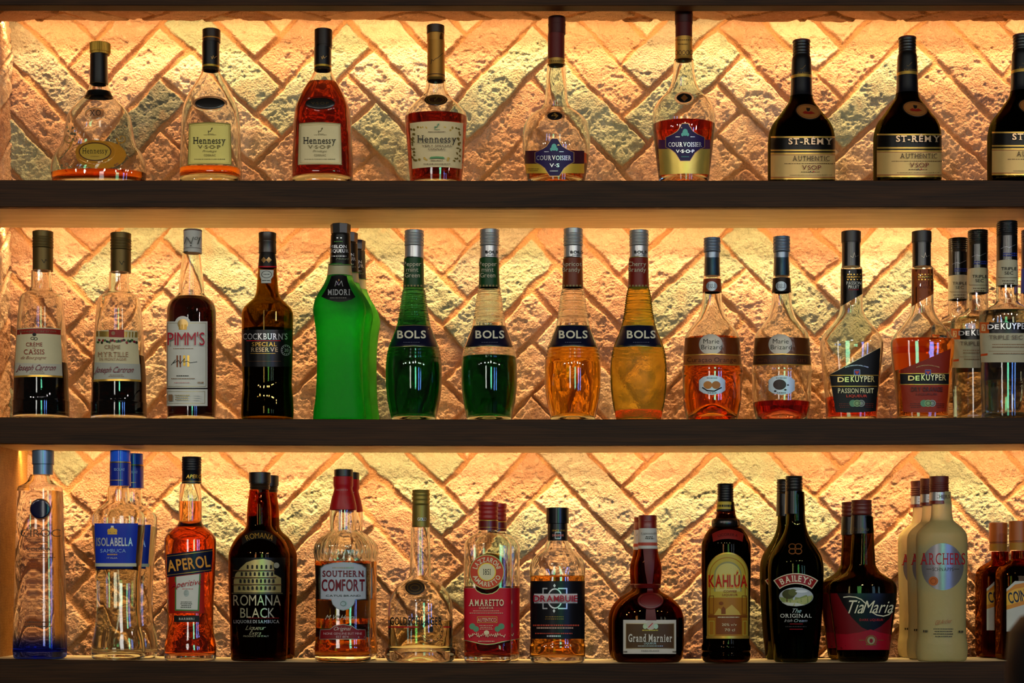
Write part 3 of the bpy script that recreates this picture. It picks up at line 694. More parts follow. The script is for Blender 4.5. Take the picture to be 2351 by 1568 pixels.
b.lab('capsule_lettering', [('W', [(1838, 157), (1841, 159), (1849, 150)], .8, foil('7a6238')), T('ST RÉMY', 1845, 167.5, 26, 4, foil('8a6a3a'))], off=.0009)
b.seal('badge', 1854.8, 256.8, 29, 18, paint('8a5426', .4), .0022, rot=12, rim=INK, shapes=[('O', 1854.8, 256.8, 24, 14, .8, BROWN, 12), ('P', [(1842, 259), (1848, 255), (1855, 258), (1861, 256), (1870, 261), (1860, 263), (1846, 262)], paint('7a1a10', .4)), ('P', [(1850, 248), (1859, 249), (1858, 255), (1854, 257), (1851, 254)], INK)])
STG = foil('d0a850', .3)
b.lab('label', [('R', 1770, 313, 1917, 345, paint('0d0b09', .3)), ('R', 1770, 313, 1917, 316.5, STG), ('R', 1770, 343.5, 1917, 347, STG), ('R', 1770, 347, 1917, 350.5, paint('0d0b09', .3)), ('R', 1770, 350.5, 1917, 354, STG),
      ('R', 1770, 354, 1917, 412, paint('cfa968', .4, .25)), ('R', 1770, 355, 1917, 356, paint('8a2a18', .4)), ('R', 1770, 406.5, 1917, 408, paint('8a2a18', .4)), ('R', 1770, 408.5, 1917, 412, STG)]+small(1858, 376, 120, BROWN, 1, 4, 1.6, 3)+small(1860, 395.5, 52, BROWN, 1, 4, 1.4, 6)+small(1860, 403, 100, BROWN, 1, 4, 1, 7)+
      [('R', 1858, 394, 1860.4, 397, NAVY), ('R', 1865, 394, 1867.4, 397, RED), T('ST-RÉMY', 1859.5, 326, 95, 13.5, foil('dcb890'), 'R'), T('AUTHENTIC', 1860, 365, 80, 11, paint('4a3420', .5), 'r'), T('VSOP', 1861, 386, 42, 10, paint('6e1512', .5), 'r')])
row2(b, 2083, .042, 1, STL[1], 'brandies at the right of the top row'); row2(b, 2346, .030, 1, STL[2], 'brandies at the right of the top row')
# ------------------------------------------------------------------ middle row
NOIR = liquid((.010, .003, .005)); PAPER = paint('d3cfc2', .5); SILVER = foil('b9bcc2', .35)
# two fruit cremes
PC = [(622, 22.3), (658, 23), (669, 29), (677, 42), (684, 47), (692, 49), (721, 52), (750, 54.5), (807, 58), (864, 61), (919, 62.4), (922, 64), (925, 63.4), (958, 63.4), (968, 62)]
OLDGOLD = foil('5d4a26', .45); CRED = paint('8f2016', .5)
def creme(cx, dy, lev, lb, body):
    P = [(y+dy, h) for y, h in PC if y+dy < 968]
    b = Bottle('liqueur_bottle', lb, 'bottle', cx, 2, P, g=CLEAR, liq=(lev, NOIR), capdx=4 if dy == 0 else 4.5)
    b.cap([(532+dy, 571+dy, 23.6)], 'cap', OLDGOLD, ridges=(545+dy, 571+dy, 4, .9)); b.lathe('neck_capsule', [(571+dy, 23), (622+dy, 23)], OLDGOLD)
    b.lab('signature', [('W', [(cx+1, 596+dy), (cx+6, 604+dy), (cx+9, 596+dy), (cx+14, 602+dy), (cx+20, 592+dy)], 1, INK)], off=.0025)
    b.lab('label', body)
TAN = paint('8f6a4a', .5)
creme(94.5, 0, 834, 'black currant creme with cream label under a thin red band, leftmost on the middle shelf',
  [('P', bowed(40, 139, 755, 33, 143, 866, 3, -2), paint('cdbf96', .5)), ('P', bowed(40, 139, 757, 39, 139, 769, 3, -3), CRED), ('P', bowed(33, 143, 863, 33, 143, 867, 2, -2), GOLD),
   ('P', [(36, 833), (141, 836), (143, 863), (92, 860), (34, 861)], paint('b9b2a0', .5)), ('E', 79, 768, 4.5, 4, INK), ('O', 75, 777, 4, 3, 1.4, INK), ('O', 82, 778, 4, 3, 1.4, INK)]+small(86, 853, 40, TAN, 2, 3.5, 1.2, 2)+
  [T('Joseph Cartron', 86, 760.5, 82, 5, TAN), T('CRÈME', 79, 791, 36, 8.5, CRED, 'r'), T('DE', 79, 799.5, 6, 2.5, CRED), T('CASSIS', 79, 808, 45, 11, CRED, 'r'), T('de Bourgogne', 78, 821, 55, 7, CRED, 't', shear=.5),
   T('Joseph Cartron', 85, 844, 84, 13, paint('7a1630', .5), 's', shear=.45)])
creme(273, 4, 818, 'bilberry creme with cream label, red tab and painted berries, right of the black currant one',
  [('P', bowed(221, 315, 760, 215, 323, 876, 3, -2), paint('cdbf96', .5)), ('P', [(221, 760), (315, 762), (315, 775), (221, 773)], foil('a88a44', .4)), ('P', [(250, 757), (285, 757), (285, 775), (250, 774)], CRED), ('E', 260, 765, 4.5, 4.5, TAN),
   ('P', [(218, 832), (321, 836), (323, 872), (217, 870)], paint('aaa79a', .5)), ('P', bowed(215, 323, 872, 215, 323, 876.5, 2, -2), GOLD)]+
  [('E', 224+i*4.3+rr*2, 780+rr*7, 3.2, 2.6, paint(c, .45), i*40) for i, (rr, c) in enumerate([(random.Random(i).random(), ('3a5a26', '7a1a24', '2b2a18', '8f2a2a', '4a6a30', '1f1a2a')[i % 6]) for i in range(21)])]+small(268, 861, 40, TAN, 2, 3.5, 1.2, 2)+
  [T('CRÈME', 259, 797, 34, 8.5, paint('8a5a3a', .5), 'r'), T('DE', 259, 804, 6, 2.5, CRED), T('MYRTILLE', 260, 814, 66, 11, paint('9a6a48', .5), 'r'), T('DE MONTAGNE', 260, 825, 58, 6, paint('9a6a48', .5), 'r'), T('Joseph Cartron', 264, 849, 82, 13, paint('7a1630', .5), 's', shear=.45)])
# gin cup with the big white label
PP = [(580, 20), (615, 24), (649, 28), (675, 30), (683.5, 38), (692, 48), (703.5, 53.8), (715, 55.8), (800, 56), (930, 55.5), (968, 54)]
b = Bottle('liqueur_bottle', 'tall bottle of near-black drink with big white label in red letters and white cap', 'bottle', 439.5, 2, PP, g=CLEAR, liq=(684, liquid((.03, .003, .003))), capdx=3)
b.cap([(528.5, 582, 21)], 'cap', paint('b5b0a6', .45)); b.lathe('cap_rim', [(528, 20.8), (532, 21.3)], paint('4a2018', .4)); b.lathe('cap_band', [(571, 21.3), (573, 21.3)], paint('6a6660', .4))
b.lab('cap_lettering', [T('Nº1', 441, 553, 25, 17, paint('4a463e', .4), 't', shear=.25), ('R', 437, 564, 440, 566, INK)], off=.0045)
PIMR, GRN = paint('b3162e', .45), foil('9c8a50', .4)
b.lab('label', [('R', 382, 738, 476, 891, PAPER), ('E', 419.5, 743, 18, 17.5, PAPER), ('R', 382, 890.5, 476, 893.5, INK), ('R', 382, 893.5, 476, 932, PAPER), ('B', 385, 742, 472.5, 887, .9, GRN), ('B', 385, 899, 470, 926, .9, GRN), ('E', 420, 744, 12, 11.5, foil('c2a266', .35)), ('R', 411, 745, 429, 757, foil('a9853c', .35)),
   ('R', 406, 816, 409, 843, paint('8a4a2a', .4)), ('R', 413, 816, 416, 843, paint('8a4a2a', .4)), ('R', 421, 816, 426, 840, foil('b9973c')), ('R', 430, 816, 435, 842, foil('c9a24a')), ('W', [(394, 838), (404, 826), (398, 834), (411, 828), (414, 836), (424, 823), (422, 832), (430, 829), (436, 833), (452, 831)], 1.2, INK)]+
   small(421, 800.5, 50, TAN, 1, 4, 1.6, 11)+small(420, 863, 30, INK, 1, 4, 2, 12)+small(421, 869.5, 54, TAN, 1, 4, 1.8, 13)+small(419, 879, 34, PIMR, 1, 4, 1, 14)+small(459, 879, 16, TAN, 1, 4, 4, 15)+[('R', 391, 906, 400, 921, TAN)]+small(420, 908, 34, GRN, 3, 5, 2, 16)+small(452, 908, 14, PAPER, 3, 5, 2, 17)+
   [T("PIMM'S", 429, 779, 74, 29, PIMR, 's')])
# port
PK = [(582, 17.5), (590, 18.6), (635, 22.5), (672, 26), (684, 30.5), (698, 45), (709, 54.5), (721, 58.4), (778, 58.4), (850, 57), (879, 56), (922, 59), (950, 60), (962, 58.5), (968, 56.5)]
b = Bottle('port_bottle', 'dark port bottle with silver lettering and small white shield sticker on its neck', 'bottle', 614, 2, PK, g=glass('c4ad62'), liq=(757, liquid((.008, .004, .004))))
b.cap([(535, 582, 20.5)], 'cap', gloss('2a1a0e', .35), ridges=(552, 560, 1, .8)); b.sleeve('neck_label', 582.5, 615, paint('15100c', .4))
b.lab('neck_ornament', [('P', [(606, 590), (612, 597), (606, 604), (600, 597)], foil('8f6a3a')), ('P', [(617, 590), (623, 597), (617, 604), (611, 597)], foil('b08c5a')), ('R', 594, 611, 634, 614, RED)], off=.0009)
b.lab('seal_sticker', [('P', [(597, 619), (628, 620), (627, 634), (622, 641), (622, 650), (600, 650), (600, 641), (597, 634)], paint('b9b9b0', .5)), ('O', 612, 630, 11, 8, 1.4, paint('4a4a46', .5)), ('R', 602, 643, 620, 645, paint('4a4a46', .5))]+small(612, 630, 14, paint('4a4a46', .5), 1, 4, 2, 3), off=.0004)
b.lab('label', [('R', 555, 757, 674, 842, paint('0b0a0b', .3)), ('R', 566, 781.5, 644, 783, RED), ('R', 575, 811, 632, 811.8, GOLD), ('R', 570, 829, 645, 829.6, foil('6a4a2a')), ('O', 656, 804, 11, 12, 1, SILV)]+[('R', 656+9*math.cos(a*.5)-1, 804+9*math.sin(a*.5)-1.2, 656+9*math.cos(a*.5)+1, 804+9*math.sin(a*.5)+1.2, SILV) for a in range(12)]+
   [T("COCKBURN'S", 609, 772.6, 99, 13.5, SILV, 'r'), T('SPECIAL', 607, 790.5, 55, 9, GOLD, 'r'), T('RESERVE', 607, 803, 60, 9.5, foil('c9ac80'), 'r'), T('20', 656, 804, 9, 7, SILV)])
b.lab('embossed_ring', [('O', 608, 879, 37, 36, 3, glass('c4ad62'))], off=.0012)
# three frosted green melon liqueurs
PM = [(608, 25.5), (630, 28), (653, 36), (674, 48), (695, 57.6), (712.6, 60.4), (730, 58), (757, 54.6), (787, 52.3), (831, 51.5), (876, 52.5), (920, 55.6), (944, 59), (960, 60), (968, 60)]
ML = ['frosted bottle of bright green melon liqueur with black octagonal cap, front of three', 'frosted green melon liqueur bottle half hidden behind the front one', 'frosted green melon liqueur bottle farthest back of three']
GMELON = milky('3cf04c', 'ffffff', .88); _v = GMELON.node_tree.nodes.new('ShaderNodeVolumeAbsorption')
_v.inputs['Density'].default_value = 42; _v.inputs['Color'].default_value = (.02, .996, .08, 1); GMELON.node_tree.links.new(_v.outputs[0], GMELON.node_tree.nodes['Material Output'].inputs[1])
b = Bottle('liqueur_bottle', ML[0], 'bottle', 780, 2, PM, n=3, ratio=.72, g=GMELON, solid=True, group='frosted green melon liqueurs', capdx=2)
b.cap([(515.4, 537.6, 23.3, 22.6)], 'cap', gloss('0d0b0a', .3), N=8); b.sleeve('cap_ring', 537, 540, gloss('0d0b0a', .3)) if 0 else b.lathe('cap_ring', [(537, 21.6), (541, 21.8)], gloss('151210'))
b.lathe('neck_capsule', [(541, 22.5), (575, 23.3), (610, 25)], paint('0d0c0a', .4))
b.sleeve('clear_neck', 610.5, 634, frosted('d8c89a', .45))
b.lab('neck_lettering', [('R', 774, 546, 777, 548, SILV), ('R', 781, 546, 784, 548, SILV)]+small(778, 555.5, 18, paint('4a8a2a', .4), 1, 4, 2, 3)+small(778, 589, 30, SILV, 1, 4, 1.4, 4)+[('R', 758, 607.5, 806, 609, paint('2a6a20', .4)), T('MELON', 777.5, 567, 32, 7, SILV, 'r'), T('LIQUEUR', 778.5, 577, 36, 7, SILV, 'r'), T('Midori', 785, 595, 22, 5, paint('7a8a6a', .4), 't', shear=.4)], off=.0035)
b.lab('label', [('P', [(761, 634), (770, 631.5), (779, 631), (788, 631.5), (796, 634), (799, 648), (806, 665), (816, 682), (806, 688), (792, 692), (778, 693), (764, 691), (750, 687), (738, 681), (749, 663), (756, 648)], paint('0b0a0a', .35)),
   ('W', [(769, 657), (772, 645), (778, 655), (784, 645), (787, 657)], 1.4, SILV), ('W', [(773, 654), (777, 647)], 1, foil('9a7ac0')), ('P', [(778, 640), (780, 643), (778, 646), (776, 643)], foil('c08a5a'))]+small(777, 684, 44, paint('6a6660', .4), 1, 4, 2.4, 9)+[T('MIDORI', 778, 671, 51, 12.5, SILV, 'R')])
row2(b, 797, .12, 2, ML[1], 'frosted green melon liqueurs'); row2(b, 815, .188, 2, ML[2], 'frosted green melon liqueurs')
# four ribbed long-necked liqueurs
PB = [(592, 21.6), (662, 24), (669, 26.3), (721, 33.7), (747, 38.7), (778, 50), (798, 57.8), (821, 62.4), (850, 64.4), (879, 64.2), (907, 62), (936, 57.4), (959, 52), (968, 50)]
NAVYL = paint('0e1026', .3)
def bols(cx, lev, liq, band, words, lb, tx, g=CLEAR, capy=530, cw=None, lead=None):
    b = Bottle('liqueur_bottle', lb, 'bottle', cx, 2, PB, g=g, liq=[(lev, liq)], ribs=((667, 738, 5.2, 1.5), (797, 827, 8, 1.2)), tb=.004 if lev > 900 else .007, punt=.003 if lev > 900 else .010, capdx=1)
    b.cap([(capy, 566, 22.4)], 'cap', foil('9a9a98', .38), ridges=(537, 566, 4, 1)); b.lathe('cap_band', [(566, 21.4), (593, 21.6)], foil('a7a8aa', .32))
    if cw is not None: b.lab('cap_lettering', [T('BOLS', cx+cw, 579, 26, 6, INK, 'b')]+small(cx+cw, 586, 20, INK, 1, 4, 1.6, 4), off=.002)
    b.sleeve('neck_label', 594.5, 661, paint(band, .4))
    b.lab('neck_lettering', [T(w, cx-3+len(w)*0, 606+i*13, 6.3*len(w), 10, paint('bdb59a', .5)) for i, w in enumerate(words)]+[('R', cx-21+k*7, 654, cx-17+k*7, 658, paint('8a7a4a', .4)) for k in range(6)], off=.001)
    c = tx
    b.lab('label', [('P', [(cx-40+4, 749), (cx, 747), (cx+37, 749), (cx+45, 772), (cx+54, 797), (cx, 794), (cx-54, 797), (cx-45, 772)], NAVYL), ('P', [(cx-40+3, 747.5), (cx, 745.5), (cx+36.5, 747.5), (cx+37, 749), (cx, 747), (cx-36, 749)], foil('8a8450')),
        ('W', [(cx-54, 797), (cx, 794.3), (cx+54, 797)], 1, foil('8a8450'))]+small(c, 786, 44, foil('6a6a80'), 1, 4, 1.8, 5)+[T('BOLS', c, 768, 64, 17, paint('d9d2b8', .4), 'b')])
GREEN = liquid((.003, .13, .02), .06)
bols(950, 640, GREEN, '123f1c', ('Pepper', 'mint', 'Green'), 'ribbed long-necked bottle full of green peppermint, beside the frosted green ones', 945)
bols(1123, 821, GREEN, '123f1c', ('Pepper', 'mint', 'Green'), 'ribbed long-necked peppermint bottle with clear neck and green lower half', 1124.5, capy=528, cw=5)
bols(1315, 790, liquid((.93, .50, .05)), '6b2c10', ('Apricot', 'Brandy'), 'ribbed long-necked bottle of orange apricot brandy under a clear neck', 1316, capy=526, cw=8)
bols(1466, 944, liquid((.85, .12, .02), .03), '6f1a0e', ('Cherry', 'Brandy'), 'ribbed long-necked bottle, hazy yellow and almost empty, red dregs, cherry neck label', 1472, milky('fbdc48', 'fff3b8', .86, .05), capy=530, cw=4)
# two liqueurs with the round silver badge
PZ = [(579, 17), (634, 19), (673, 21.5), (690, 22.5), (705, 24.7), (727, 31.5), (746, 44.6), (759.5, 55), (768, 60), (779, 62.5), (814, 65), (842, 67.5), (850, 69.3), (854, 69.3), (858, 68), (910, 67), (938, 64), (960, 59), (968, 56.5)]
STEEL, BLUEG = foil('6d7684', .35), foil('98a4ac', .4)
def brizard(cx, dy, lev, liq, band, low, word, inner, lb):
    b = Bottle('liqueur_bottle', lb, 'bottle', cx, 2, PZ, g=CLEAR, liq=(lev, liq), ratio=.92, tb=.006, punt=.030 if dy == 0 else .02)
    b.cap([(547+dy, 580, 19.5)], 'cap', STEEL, ridges=(552+dy, 580, 4, .9)); b.lathe('neck_capsule', [(580, 17.4), (634, 17.6)], foil('7c8896', .35))
    b.sleeve('neck_label', 642+dy*.8, 672, paint(band, .45)); b.lab('neck_badge', [('E', cx-1, 657, 12, 11, BLUEG), ('B', cx-8, 651, cx+6, 662, 1, INK)]+small(cx-1, 654, 10, INK, 3, 3.4, 1.3, 4), off=.001)
    b.lab('label', [('P', [(cx-64, 776), (cx, 773), (cx+64, 776), (cx+66, 815), (cx, 812), (cx-66, 815)], frosted(low[0], .35, .25)), ('P', [(cx-66, 815), (cx, 812), (cx+66, 815), (cx+68, 838), (cx, 836), (cx-68, 838)], paint(low[1], .35)), ('W', [(cx-66, 815.5), (cx, 812.7), (cx+66, 815.5)], 1.6, GOLD), ('W', [(cx-67.5, 838.5), (cx, 836.5), (cx+67.5, 838.5)], 1.8, GOLD),
        ('P', [q for q in ell(cx-3, 791, 27, 24) if q[1] < 812.3], foil('8f8a80', .4)), T('Marie', cx-2, 783.5, 36, 10.5, INK), T('Brizard', cx-1, 797, 47, 10.5, INK), T(word, cx-1, 826, 112, 10.5, paint('4a1d0c', .5) if dy == 0 else paint('5a2c14', .5))])
    b.lab('oval_sticker', [('P', [(cx-30, 873), (cx-20, 865), (cx, 861), (cx+20, 865), (cx+30, 873), (cx+30, 896), (cx+20, 903), (cx, 907), (cx-20, 903), (cx-30, 896)], BLUEG)]+inner)
brizard(1635, 0, 777, liquid((.9, .27, .015)), '7a2f12', ('7a3510', '8a4a1e'), 'Curaçao Orange',
  [('E', 1625, 884, 10, 9, paint('b8742a', .45)), ('E', 1644, 884, 10, 9, paint('a96a28', .45)), ('W', [(1613, 890), (1624, 897), (1640, 898), (1656, 890)], 3, INK)]+small(1635, 868, 26, INK, 1, 4, 1.6, 3)+small(1635, 902, 24, INK, 1, 4, 1.4, 5), 'sloping-shouldered orange curaçao with silver badge and glowing domed base')
brizard(1794.5, -3, 924, liquid((.42, .02, .005), .06), '1c100a', ('6a3412', '3a1d0e'), 'Cacao Brun', [('E', 1790, 883, 15, 12, paint('2a120c', .35)), ('E', 1803, 895, 3, 2, INK), ('E', 1809, 884, 2.5, 1.6, INK), ('E', 1780, 898, 3, 2, INK)]+small(1794, 868, 26, INK, 1, 4, 1.6, 3)+small(1794, 902, 24, INK, 1, 4, 1.4, 5),
  'sloping-shouldered cacao bottle with dark bean sticker, last dark red quarter left')
# two flat bottles with the slanted labels
PD = [(612, 21), (617, 24.6), (663, 25), (704, 25.6), (721, 29.4), (738, 39.5), (755, 53), (773, 66), (788, 71.3), (801, 71), (836, 67.5), (893, 61.7), (936, 58), (960, 56.7), (968, 55)]
BLUEQ, LGR = paint('1d2f8f', .4), paint('5d8f68', .45)
def kuyper(cx, cdx, lev, liq, lb, neck, lab, dk, back=None):
    b = Bottle('liqueur_bottle', lb, 'bottle', cx, 2, PD, n=2.8, ratio=.62, g=CLEAR, liq=(lev, liq), tb=.005, capdx=cdx)
    b.cap([(532, 557, 22.3), (557, 560, 21)], 'cap', gloss('1a100c', .45)); b.lathe('neck_capsule', [(558, 20.8), (613, 21)], BLKCAP)
    b.lab('capsule_script', [('W', [(cx-2, 588), (cx+3, 592), (cx+6, 580), (cx+8, 590), (cx+16, 586)], .8, foil('8a8070'))], off=.0012)
    b.lab('neck_label', [('P', [(cx-24.6, 617.5), (cx+24, 617.5), (cx+24.5, 675), (cx, 689), (cx-24.6, 704)], neck), ('R', cx-12, 633, cx+22, 639, INK)]+[('E', cx-8+k*7, 630, 1.6, 1.4, GOLD) for k in range(5)]+[('E', cx-8+k*7, 642, 1.6, 1.4, GOLD) for k in range(5)]+lab[0]+[T('DE KUYPER', cx+5, 636, 30, 4, GOLD)])
    if back: b.lab('back_label', back, back=True)
    o = cx-1955
    b.lab('label', lab[1]+[('B', 1961+o, 849, 1974+o, 861, .8, dk), ('R', 1961+o, 849, 1974+o, 861, BLUEQ), ('P', [(1967.5+o, 860), (1962.5+o, 854), (1964.5+o, 851), (1967.5+o, 853), (1970.5+o, 851), (1972.5+o, 854)], paint('c0452a', .4)),
       ('E', 1958+o, 926, 8.5, 8, LGR), ('E', 1977+o, 926, 8.5, 8, paint('8a938a', .45)), ('E', 1967.5+o, 926, 8.5, 8, paint('86a56e', .45)), ('O', 1967.5+o, 926, 5, 5, 1, INK), ('O', 1977+o, 926, 5, 5, 1, INK)]+small(1939+o, 927, 26, lab[3], 3, 4, 1.5, 3)+small(1994+o, 927, 20, lab[3], 3, 4, 1.5, 4)+
       [T('AMSTERDAM HOLLAND', 1966+o, 839, 54, 2.6, dk, 's', arc=(70, 1))]+lab[2])
b_lines = lambda o: [('R', 1906+o, 861, 2016+o, 862.4, GOLD), ('R', 1908+o, 886, 2013+o, 887.4, GOLD)]
kuyper(1955, -1, 913, liquid((.95, .12, .03), .04), 'flat clear bottle with slanted black passion fruit label and red dregs', paint('0f0d0c', .35),
  ([T('PASSION', 1960, 650, 32, 7, PAPER), T('FRUIT', 1960, 659, 24, 7, PAPER), T('LIQUEUR', 1960, 665, 22, 2.6, RED)],
   [('P', [(1904.5, 860), (2021, 797.5), (2019, 840), (2011, 944), (1965, 947), (1918.8, 946.5)], paint('0e0c0c', .5)), ('W', [(1904.5, 860), (2021, 797.5)], 1.2, foil('c9b080'))]+b_lines(0),
   [T('DE', 1936, 872, 25, 10.5, foil('d6c07c'), 'b'), T('KUYPER', 1979, 870.5, 53, 13, foil('d6c07c'), 'b'), T('PASSION FRUIT', 1964, 897.5, 79, 10.5, paint('d8d0a0', .45), 'b'), T('LIQUEUR', 1966, 909.5, 47, 5.5, paint('d8401c', .4), 'b')], paint('6a2214', .4)), SILV)
DORG = paint('7c2a0c', .4)
kuyper(2118, -2, 780, liquid((.88, .24, .015)), 'flat bottle three quarters full of orange red drink with slanted red label', frosted('c05a18', .5, .5),
  ([T('DRY', 2122, 650, 15, 7, DORG), T('ORANGE', 2123, 659, 32, 7, DORG)],
   [('P', [(2067, 849), (2100, 836), (2150, 815), (2183, 800), (2178, 858), (2067, 858)], frosted('c8340a', .6, .5)), ('P', [(2066, 857), (2179, 857), (2178, 883), (2068, 883)], paint('0e0c0c', .5)), ('P', [(2068, 883), (2178, 883), (2172, 945), (2120, 947), (2074, 946)], frosted('d03a0c', .55, .5)), ('R', 2066, 857, 2179, 858.4, GOLD), ('R', 2067, 882, 2178, 883.4, GOLD)],
   [T('DE', 2098, 868.5, 25, 10.5, foil('d6c07c'), 'b'), T('KUYPER', 2142, 867, 55, 13, foil('d6c07c'), 'b'), T('DRY ORANGE', 2127, 894, 70, 9.5, paint('4a160a', .4), 'b'), T('LIQUEUR', 2127, 905, 48, 4.5, paint('5a1a0a', .4))], paint('5a160a', .4)), paint('d8b070', .4),
  back=[('R', 2056, 784, 2130, 797, frosted('e8a060', .75)), ('R', 2056, 797, 2130, 811, frosted('d8743a', .75)), ('R', 2056, 811, 2130, 848, frosted('f0b070', .75))])
# triple secs at the right edge and the blue one behind
PT = [(600, 22.8), (657, 24), (692, 24.5), (699, 30), (704, 38), (711, 50), (716, 59), (725, 63.5), (740, 64), (780, 63.5), (830, 61), (900, 58.5), (959, 56.5), (968, 55)]
TL = ['clear triple sec bottle in front at the right end of the middle shelf', 'clear triple sec bottle standing between the orange red flat bottle and the front one', 'clear triple sec bottle farthest back, right behind the orange red flat bottle']
CG, BARO = paint('b3a98c', .45), paint('c4481c', .4)
def triple(cx, Y, lb, neckc, capc, liq, words, group=None, head=None):
    b = Bottle('liqueur_bottle', lb, 'bottle', cx, 2, PT, g=CLEAR, liq=(716, liq), tb=.008, group=group, Y=Y, ratio=.74)
    return b
b = triple(2312, .040, TL[0], CG, BLKCAP, liquid((.97, .96, .86)), None, 'clear triple sec bottles')
b.cap([(509.5, 544, 23.5), (544, 600, 23.2)], 'cap', gloss('0b0b0d', .25), ridges=(513, 538, 5, .7))
b.lab('cap_script', [('W', [(2299, 571), (2310, 566), (2316, 569), (2330, 562)], 1, foil('8a8a90'))]+small(2318, 582, 30, paint('1f2f8a', .4), 2, 5, 3, 4), off=.001)
b.sleeve('neck_label', 600, 657, CG); b.lab('neck_lettering', [T('TRIPLE', 2316, 617, 32, 7, INK), T('SEC', 2316, 627, 18, 7, INK), ('R', 2291, 637, 2334, 638, BROWN)]+small(2316, 645, 30, BROWN, 2, 6, 2, 3), off=.001)
b.lab('label', [('R', 2246, 740, 2377, 766, paint('0f0d0d', .3)), ('R', 2246, 740, 2271, 765, paint('c2571f', .4)), ('R', 2253, 745, 2263, 760, paint('e0c08a', .4)), ('W', [(2256, 748), (2261, 748), (2260, 754), (2257, 758)], 1.6, BARO), ('R', 2246, 765, 2377, 832, CG), ('P', [(2246, 814), (2268, 811), (2268, 816), (2246, 819)], BARO), ('R', 2270, 806, 2377, 807, TAN)]+
   small(2318, 791, 84, TAN, 2, 6, 2.4, 4)+small(2322, 812, 100, TAN, 1, 6, 2, 6)+[T('DE', 2282, 751, 24, 10, SILV, 'b'), T('KUYPER', 2329, 749.5, 62, 13, SILV, 'b'), T('TRIPLE SEC', 2309, 775, 72, 9.5, paint('6a5a46', .5))])
row2(b, 2245, .115, 2, TL[1], 'clear triple sec bottles'); row2(b, 2200, .186, 2, TL[2], 'clear triple sec bottles')
SB = S(.12); dyb = lambda y: HZ-(HZ-y)*SB/S(.045)
b = Bottle('liqueur_bottle', 'bottle with bright blue label half hidden behind the triple sec at the right edge', 'bottle', 2368, 2, [(dyb(y), h*SB/S(.045)) for y, h in PT], Y=.12, ratio=.74, g=CLEAR, liq=(dyb(716), liquid((.5, .7, .97))), tb=.008)
b.cap([(dyb(509), dyb(544), 23), (dyb(544), dyb(600), 22.6)], 'cap', gloss('14183a', .25), ridges=(dyb(513), dyb(538), 5, .7))
b.sleeve('neck_label', dyb(600), dyb(657), paint('1c46b8', .4)); b.sleeve('label', dyb(742), dyb(860), paint('1a3fb0', .4))
# ------------------------------------------------------------------ bottom row
# tall vodka with the blue foot
P = [(1088, 20.5), (1093, 23.4), (1104.6, 28), (1112.7, 37), (1117.6, 45.6), (1124, 48.2), (1215, 51), (1313, 54), (1410, 56), (1492, 57.5), (1507, 56), (1511, 54)]
b = Bottle('vodka_bottle', 'tall clear bottle fading to blue at its foot, with round navy seal', 'bottle', 92, 3, P, n=3.6, ratio=.85, g=fade_glass('86a0ff', 'ffffff', .012, .045), liq=(1128, liquid((.98, .97, .90))), tb=.012, punt=.006, capdx=7)
b.cap([(1034, 1066, 24.6), (1066, 1090, 22.4)], 'cap', foil('6f86a0', .3)); b.lathe('cap_line', [(1065, 24.7), (1066.5, 24.7)], INK); b.lab('cap_letter', [T('C', 105, 1080, 8, 8, INK)], off=.0035)
b.seal('seal', 93, 1168.7, 24, 24.3, gloss('080c2c', .15), .004, rim=foil('b0784a'))
GI = paint('3a3428', .4)
b.lab('printed_lettering', small(93, 1245, 36, GI, 1, 4, 1.6, 2)+small(92, 1271, 60, GI, 1, 4, 1.6, 3)+small(96, 1280, 62, GI, 1, 4, 1.6, 4)+small(88, 1428, 70, GI, 1, 4, 2, 5)+small(88, 1438, 76, GI, 1, 4, 2.4, 6)+[T('CÎROC', 92, 1224, 83, 17, GI, 't'), T('VODKA', 89, 1261, 56, 7, GI, 'r')])
b.lab('embossed_crest', [('O', 90, 1393, 19, 19, 2, CLEAR), ('O', 90, 1393, 13, 13, 2, CLEAR), ('E', 90, 1393, 7, 8, CLEAR), ('O', 73, 1398, 8, 10, 2, CLEAR), ('O', 107, 1398, 8, 10, 2, CLEAR)], off=.0012)
# sambuca with the navy label
P = [(1116, 21.5), (1121, 24.5), (1150, 26), (1163, 38), (1176, 53.5), (1186, 58), (1202, 58.5), (1247, 55), (1296, 51), (1345, 48), (1394, 47.7), (1437, 51), (1469, 57.4), (1491, 59.5), (1506, 58.5), (1514, 55)]
NB, AZ = paint('1c34a8', .35), paint('8fb0e0', .4)
SL = ['clear waisted sambuca bottle with navy label and translucent blue cap, front of its pair', 'clear waisted sambuca bottle half hidden behind its twin with the navy label']
b = Bottle('liqueur_bottle', SL[0], 'bottle', 272, 3, P, n=3.4, ratio=.72, g=CLEAR, liq=(1207, liquid((.97, .97, .86))), tb=.010, punt=.005, capdx=4, group='clear waisted sambuca bottles')
b.cap([(1034.5, 1058, 23), (1058, 1062, 23.6)], 'cap', gloss('2560e8', .15)); b.lathe('cap_band', [(1060, 23.8), (1063.5, 23.8)], foil('8f7a40')); b.lathe('neck_capsule', [(1063.5, 24), (1116, 24.2)], gloss('1a2c92', .2))
b.lab('capsule_lettering', [('R', 252, 1102, 302, 1103, GOLD), T('ISOLABELLA', 281, 1078, 34, 6, AZ)], off=.0035)
